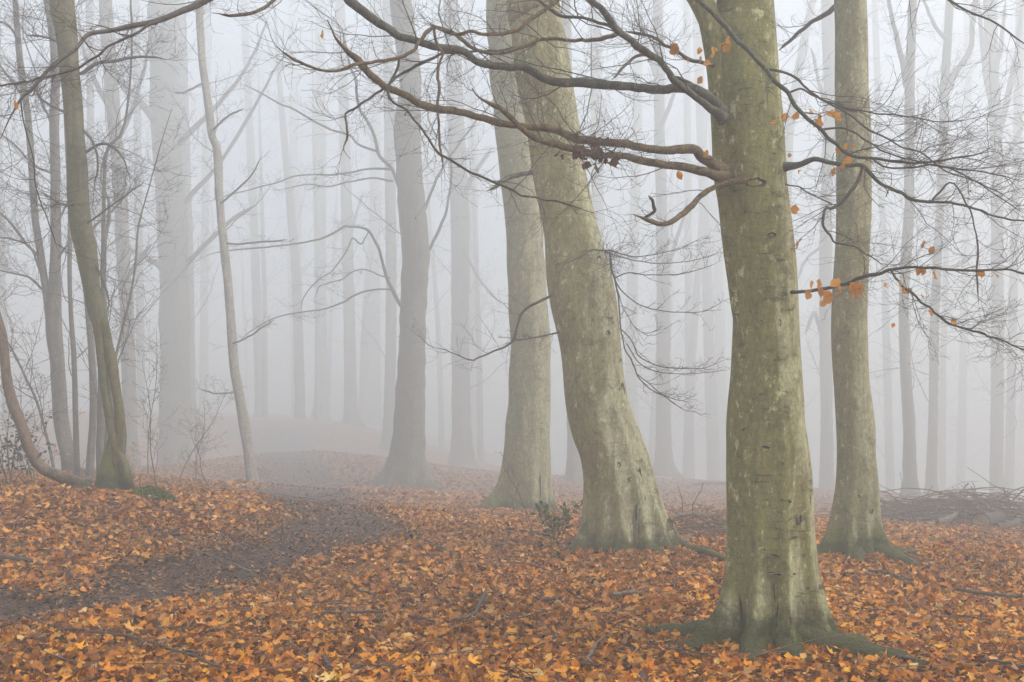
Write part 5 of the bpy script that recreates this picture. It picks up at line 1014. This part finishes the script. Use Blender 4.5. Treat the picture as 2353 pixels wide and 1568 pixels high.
# ------------------------------------------------------------------ brush piles
rP = np.random.default_rng(67)
def log_between(p0, p1, r0, r1, mat, lab, name='log', group=None, bend=.04, cut=None, K=12, twg=0):
    p0, p1 = np.array(p0), np.array(p1); t = np.linspace(0, 1, K)[:, None]; P = p0+(p1-p0)*t
    P += np.sin(t*3.1)*rP.normal(0, bend, 3)+rP.normal(0, bend*.12, (K, 3)); R = np.linspace(r0, r1, K)*(1+rP.normal(0, .04, K))
    ro = empty(name, p0, lab, 'log' if name == 'log' else 'branch', group); tb = TB(p0); tb.add(P, R, 12 if r0 > .03 else 7); tb.build('wood', M[mat], ro)
    if cut:
        dr = (P[0]-P[1])/np.linalg.norm(P[0]-P[1]); s = np.cross(dr, [0, 0, 1.0]); s /= np.linalg.norm(s); u = np.cross(s, dr); n = 20; th = np.arange(n)*6.283/n
        V = [P[0]+dr*.004]+[P[0]+dr*.004+(s*math.cos(q)+u*math.sin(q))*r0*.93 for q in th]; F = [(0, 1+i, 1+(i+1) % n) for i in range(n)]
        mesh_obj('cut_end', np.array(V)-p0, np.array(F), M[cut], ro)
    if twg:
        tb = TB(p0); a, ar = spawn(P[None], R[None], twg, .2, .8, rP, K=6, t0=.3, ang=(20, 60), up=.05, flat=.3); tb.add(a, ar, 4); tb.build('side_twigs', M['twig'], ro)['kind'] = 'stuff'
    return ro
def gp(px, py, up=0): g = ground_at(px, py); return np.array((g[0], g[1], g[2]+up))
def wp(px, py, d): return W(px, py, d)
PG = 'logs and branches heaped in the brush pile'
log_between(wp(2255,1200,15.6), wp(2300,1188,16.3), .14, .12, 'darkwood', 'fat sawn log end facing out at the front of the brush pile', cut='cutwood', group=PG)
for a_, b_, r0, r1, mt, lab, nm in [
 ((2190,1139,16.6),(2250,1158,16.4),.075,.06,'deadwood','stout pale log on top of the brush pile with a sawn left end','log'),
 ((2248,1160,16.5),(2316,1139,16.7),.045,.035,'deadwood','straight pale pole rising right from the top of the pile','log'),
 ((2275,1170,16.3),(2232,1119,16.8),.022,.014,'deadwood','thin pole leaning up left out of the pile top','branch_piece'),
 ((2150,1158,16.6),(2225,1112,17),.03,.016,'deadwood','slanting branch with forked tip rising left of the pile top','branch_piece'),
 ((2080,1178,16.5),(2180,1167,16.7),.05,.04,'twig_brown','brown branch lying flat along the left part of the pile','branch_piece'),
 ((2150,1196,15.9),(2200,1180,16.2),.06,.05,'deadwood','short pale log at the lower left front of the pile','log'),
 ((2100,1196,16.2),(2250,1178,16.5),.045,.03,'darkwood','dark branch low in the middle of the pile','branch_piece'),
 ((2180,1172,16.8),(2330,1190,16.2),.05,.03,'darkwood','dark branch sloping down right across the pile','branch_piece'),
 ((2240,1168,16.5),(2365,1216,15.9),.045,.025,'deadwood','long branch running down to the right edge from the pile top','branch_piece'),
 ((2020,1150,17.5),(2110,1165,17.2),.05,.03,'twig_brown','bark covered branch at the far left end of the pile','branch_piece'),
 ((2060,1190,16.4),(2160,1206,15.9),.035,.02,'darkwood','thin dark branch along the lower left rim of the pile','branch_piece'),
 ((2130,1150,17.0),(2210,1160,16.8),.06,.05,'darkwood','dark log bedded behind the pale one in the pile','log'),
 ((2290,1210,15.6),(2340,1195,16.0),.05,.045,'darkwood','short dark log right of the fat sawn log','log')]:
    log_between(wp(*a_), wp(*b_), r0, r1, mt, lab, nm, PG, cut=None, twg=2 if nm == 'log' else 4)
tb = TB(); n = 520; c0 = np.array([W(rP.uniform(2020, 2400), rP.uniform(1155, 1208), 16.5) for _ in range(n)]); c0[:, 1] += rP.uniform(-.6, 1.4, n)
gzz = H(c0[:, 0], c0[:, 1]); u = (c0[:, 0]-W(2020, 1180, 16.5)[0])/3.4; c0[:, 2] = gzz+rP.uniform(.0, 1, n)*(.16+.5*np.clip(np.sin(np.clip(u, 0, 1)*2.4+.2), 0, 1))
a = rP.normal(0, .8, n)+np.where(rP.random(n) < .5, 0, math.pi); D = np.stack([np.cos(a), np.sin(a), rP.normal(0, .17, n)], 1); L0 = rP.uniform(.4, 1.9, n); P = np.empty((n, 6, 3)); P[:, 0] = c0
for k in range(1, 6):
    D = D+rP.normal(0, .18, (n, 3))*np.array([1, 1, .7]); D[:, 2] -= .05; D /= np.linalg.norm(D, axis=1, keepdims=True); P[:, k] = P[:, k-1]+D*(L0/5)[:, None]
    P[:, k, 2] = np.maximum(P[:, k, 2], H(P[:, k, 0], P[:, k, 1])+.01)
tb.add(P, rP.uniform(.004, .018, n)[:, None]*np.linspace(1, .5, 6)[None], 5)
o = tb.build('brush', M['twig_brown']); tag(o, 'tangle of dark brushwood filling the pile at the right', 'brush', kind='stuff')
# smaller heap between the leaning and foreground beech, and a distant one
tb = TB(); n = 160; cx = np.array([W(rP.uniform(1530, 1680), 1190, 14.5) for _ in range(n)]); cx[:, 1] = rP.uniform(13.4, 15.6, n); P = np.empty((n, 6, 3)); cx[:, 2] = H(cx[:, 0], cx[:, 1])+rP.uniform(.02, .22, n)
a = rP.uniform(0, 6.28, n); D = np.stack([np.cos(a), np.sin(a), rP.normal(.1, .25, n)], 1); L0 = rP.uniform(.2, .9, n); P[:, 0] = cx
for k in range(1, 6):
    D = D+rP.normal(0, .2, (n, 3)); D[:, 2] -= .08; D /= np.linalg.norm(D, axis=1, keepdims=True); P[:, k] = P[:, k-1]+D*(L0/5)[:, None]; P[:, k, 2] = np.maximum(P[:, k, 2], H(P[:, k, 0], P[:, k, 1])+.01)
tb.add(P, rP.uniform(.002, .008, n)[:, None]*np.linspace(1, .5, 6)[None], 4)
o = tb.build('brush', M['twig_brown']); tag(o, 'low heap of thin brushwood behind the root of the leaning beech', 'brush', kind='stuff')
for a_, b_, r0, lab in [((1535,1193,14.2),(1600,1182,14.8),.035,'brown branch lying from the leaning beech into the low brush heap'),((1598,1183,14.8),(1640,1212,14.2),.028,'bent branch end dropping right in the low brush heap'),((1640,1190,14.6),(1672,1225,14.0),.03,'branch half hidden by the foreground beech in the low brush heap'),
                        ((1590,1112,27),(1690,1113,27),.09,'mossy log lying far back between the beeches'),((1310,1195,15.2),(1345,1208,15.0),.03,'stick behind the holly sapling by the leaning beech foot')]:
    log_between(wp(*a_), wp(*b_), r0, r0*.7, 'twig_brown', lab, 'branch_piece', 'branches lying between the big beeches', twg=4)

# ------------------------------------------------------------------ holly, sprigs, grass
def leafy_plant(name, label, px, py, d, h, w_, nst, nleaf, seed, col=(.035, .065, .025), lsz=(.03, .055), cat='plant', mat='holly'):
    r = np.random.default_rng(seed); p = W(px, py, d); p[2] = hz(p[0], p[1]); root = empty(name, p, label, cat)
    base = np.tile(p, (nst, 1))+r.normal(0, .03, (nst, 3))*np.array([1, 1, 0]); D = np.stack([r.normal(0, .25, nst), r.normal(0, .25, nst), np.ones(nst)], 1); P = np.empty((nst, 8, 3)); P[:, 0] = base
    L_ = r.uniform(.6, 1, nst)*h
    for k in range(1, 8): D = D+r.normal(0, .1, (nst, 3)); D /= np.linalg.norm(D, axis=1, keepdims=True); P[:, k] = P[:, k-1]+D*(L_/7)[:, None]
    R = np.linspace(.006, .002, 8)[None].repeat(nst, 0); tb = TB(p); tb.add(P, R, 5); tb.build('stem', M['twig'], root)
    a, ar = spawn(P, R, 9, w_*.4, w_, r, K=6, t0=.2, up=.05, flat=.2); tb = TB(p); tb.add(a, ar, 3); tb.build('twigs', M['twig'], root)['kind'] = 'stuff'
    i = r.integers(0, len(a), nleaf); k = r.integers(1, 6, nleaf); c = a[i, k]; T, F = TBE; s = r.uniform(*lsz, nleaf); Rm = rotmats(r.uniform(0, 6.28, nleaf), r.normal(0, .7, nleaf), r.normal(0, .7, nleaf))
    V = np.einsum('nij,nkj->nki', Rm, T[r.integers(0, len(T), nleaf)]*s[:, None, None])+c[:, None]-p
    cc = np.array(col)[None]*r.uniform(.6, 1.7, (nleaf, 1)); o = mesh_obj('leaves', V.reshape(-1, 3), (F[None]+np.arange(nleaf)[:, None, None]*T.shape[1]).reshape(-1, 3), M[mat], root, cols=np.repeat(cc, T.shape[1], 0), smooth=False); o['kind'] = 'stuff'
    return root
leafy_plant('holly_sapling', 'small green holly sapling in front of the upright beech foot', 1282, 1262, 12.9, .60, .30, 4, 300, 1, col=(.10, .165, .055), lsz=(.035, .065))
leafy_plant('holly_bush', 'dark green holly bush at the left edge beside the sprawling stem', 22, 1108, 13.6, 1.1, .5, 7, 420, 2, col=(.03, .04, .022), cat='bush')
leafy_plant('holly_bush', 'low dark holly growth below the sprawling stem', 60, 1112, 14.4, .6, .35, 5, 160, 3, col=(.03, .045, .022), cat='bush')
OR = (.50, .24, .10)
for i, (px, py, d, h, ww, nst, nl_, lab) in enumerate([(300,1090,18,1.0,.5,3,60,'young beech keeping pale orange leaves behind the mossy stool'),(445,1105,19,.75,.5,3,45,'low young beech with orange leaves left of the birch'),(560,1110,21,.7,.6,3,40,'young beech with faint orange leaves behind the birch foot'),
        (380,1100,20,1.1,.6,3,50,'young beech with faded orange leaves before the widest faded trunk'),(110,1095,17,.8,.5,3,30,'young beech with few orange leaves behind the sprawling stem'),(170,1095,16.5,1.6,.6,2,26,'tall thin young beech with orange leaves left of the coppice')]):
    leafy_plant('beech_sapling', lab, px, py, d, h, ww, nst, nl_, 20+i, col=OR, lsz=(.05, .08), cat='sapling', mat='leaf_h')
def sprig(px, py, size, seed, lab, col=(.06, .10, .035), n=70):
    r = np.random.default_rng(seed); g = ground_at(px, py); g[2] += .035; root = empty('pine_sprig', g, lab, 'sprig', 'green pine sprigs dropped on the leaves')
    az = r.uniform(0, 6.28); ax = np.array([math.cos(az), math.sin(az), .05]); K = 8; st = np.array([ax*size*t for t in np.linspace(-.5, .5, K)]); tb = TB(); tb.add(st, np.full(K, .0022), 5); tb.build('stem', M['twig_brown'], root)
    t = r.uniform(-.4, .5, n); b0 = ax[None]*size*t[:, None]; D = ax[None]*.8+r.normal(0, .5, (n, 3))*np.array([1, 1, .6]); D /= np.linalg.norm(D, axis=1, keepdims=True); L_ = r.uniform(.35, .6, n)*size
    P = b0[:, None]+D[:, None]*L_[:, None, None]*np.linspace(0, 1, 3)[None, :, None]; P[:, :, 2] = np.maximum(P[:, :, 2], -.01); tb = TB(); tb.add(P, np.full((n, 3), .0011)*np.array([1, .9, .4]), 3)
    V = np.concatenate(tb.v); o = mesh_obj('needles', V, np.concatenate(tb.f4), M['needle'], root, cols=np.tile(np.array(col)*r.uniform(.8, 1.3), (len(V), 1))); o['kind'] = 'stuff'
for i, (px, py, s, lab, c) in enumerate([(264,1493,.17,'green pine sprig beside the curving branch at the lower left',(.07,.12,.05)),(873,1428,.12,'grey green sprig at the right end of the straight dark stick',(.13,.15,.09)),(925,1434,.13,'green sprig between the two dark sticks at the lower middle',(.09,.12,.06)),
    (1198,1471,.16,'flat dark green sprig below the bent stick',(.06,.10,.04)),(1110,1500,.11,'faded sprig in leaves below the bent stick',(.15,.14,.07)),(1677,1508,.14,'green sprig left of the foreground beech foot',(.06,.09,.03)),(1715,1516,.14,'green sprig directly before the foreground beech foot',(.06,.09,.03)),
    (1477,1543,.12,'dark sprig at the bottom edge right of the middle',(.06,.09,.04)),(869,1486,.16,'dry grey sprig tangle below the straight dark stick',(.17,.16,.10)),(714,1375,.15,'pale green sprig near the path edge',(.16,.18,.11)),(120,1330,.16,'faded green sprig above the path at the left',(.12,.14,.08)),(490,1375,.14,'pale mossy sprig right of the path at the left',(.18,.20,.13)),(1290,1262,.2,'pale grass tuft at the foot of the holly sapling',(.18,.19,.12))]):
    sprig(px, py, s, 40+i, lab, c)
# arching bramble stems
for i, (tr, lab) in enumerate([([(1540,1200),(1570,1165),(1610,1160),(1650,1185),(1670,1215)],'arching bramble stem over the low brush heap'),([(1185,1190),(1178,1150),(1190,1110),(1150,1040)],'thin bare shoot rising left of the upright beech'),([(1230,1240),(1215,1190),(1190,1130),(1160,1080)],'arching bare shoot crossing the foot of the upright beech'),
    ([(1395,1255),(1388,1225),(1370,1200)],'short bare shoot at the left foot of the leaning beech'),([(1418,1262),(1412,1235),(1420,1215),(1400,1190)],'crooked bare shoot before the leaning beech'),([(1505,1215),(1480,1170),(1465,1130),(1468,1090)],'thin shoot standing against the leaning beech scar'),
    ([(2060,1190),(2068,1150),(2072,1110),(2068,1085)],'thin bare shoot behind the brownish beech'),([(860,1195),(850,1165),(860,1140)],'small bare shoot standing by the path bend'),([(640,1250),(650,1220),(648,1190)],'tiny bare shoot at the path bend')]):
    g = ground_at(*tr[0]); d = unfar(g[1]); rows = []
    for j, (px, py) in enumerate(tr): p = W(px, py, d-.04*j); rows.append([*p, .006-.001*j*.6])
    rows[0][2] = g[2]-.03; Q = resample(rows, 18); ro = empty('bare_shoot', g, lab, 'shoot', 'bare shoots standing in the leaves'); add_limb(ro, g, Q, M['twig_brown'], 6, name='stem', rng=rP, twigs=dict(counts=(7,3,0), L1=(.08,.35), L2=(.05,.15), rmin=.0015))

# ------------------------------------------------------------------ the fog
def haze():
    x0, x1, y0, y1, z0, z1 = -195, 195, -65, 195, float(gz.min())-1.5, 68
    V = np.array([(x, y, z) for x in (x0, x1) for y in (y0, y1) for z in (z0, z1)])
    F = np.array([(0, 1, 3, 2), (4, 6, 7, 5), (0, 4, 5, 1), (2, 3, 7, 6), (0, 2, 6, 4), (1, 5, 7, 3)])
    m = bpy.data.materials.new('fog'); m.use_nodes = True; t = m.node_tree; t.nodes.remove(t.nodes['Principled BSDF'])
    v = t.nodes.new('ShaderNodeVolumePrincipled'); v.inputs['Color'].default_value = (.805, .825, .815, 1); v.inputs['Density'].default_value = HAZE_DENSITY; v.inputs['Anisotropy'].default_value = .35
    t.links.new(v.outputs[0], t.nodes['Material Output'].inputs['Volume'])
    o = mesh_obj('haze', V, F, m, smooth=False); tag(o, 'even pale fog filling the whole wood', None, kind='stuff')
haze()
print('tris', sum(len(o.data.loops)-2*len(o.data.polygons) for o in S.objects if o.type == 'MESH' and o.data.users >= 1), 'objects', len(S.objects))
for i, ro in enumerate(PROTO):
    if used[i] == 0: place_far(0, 90)
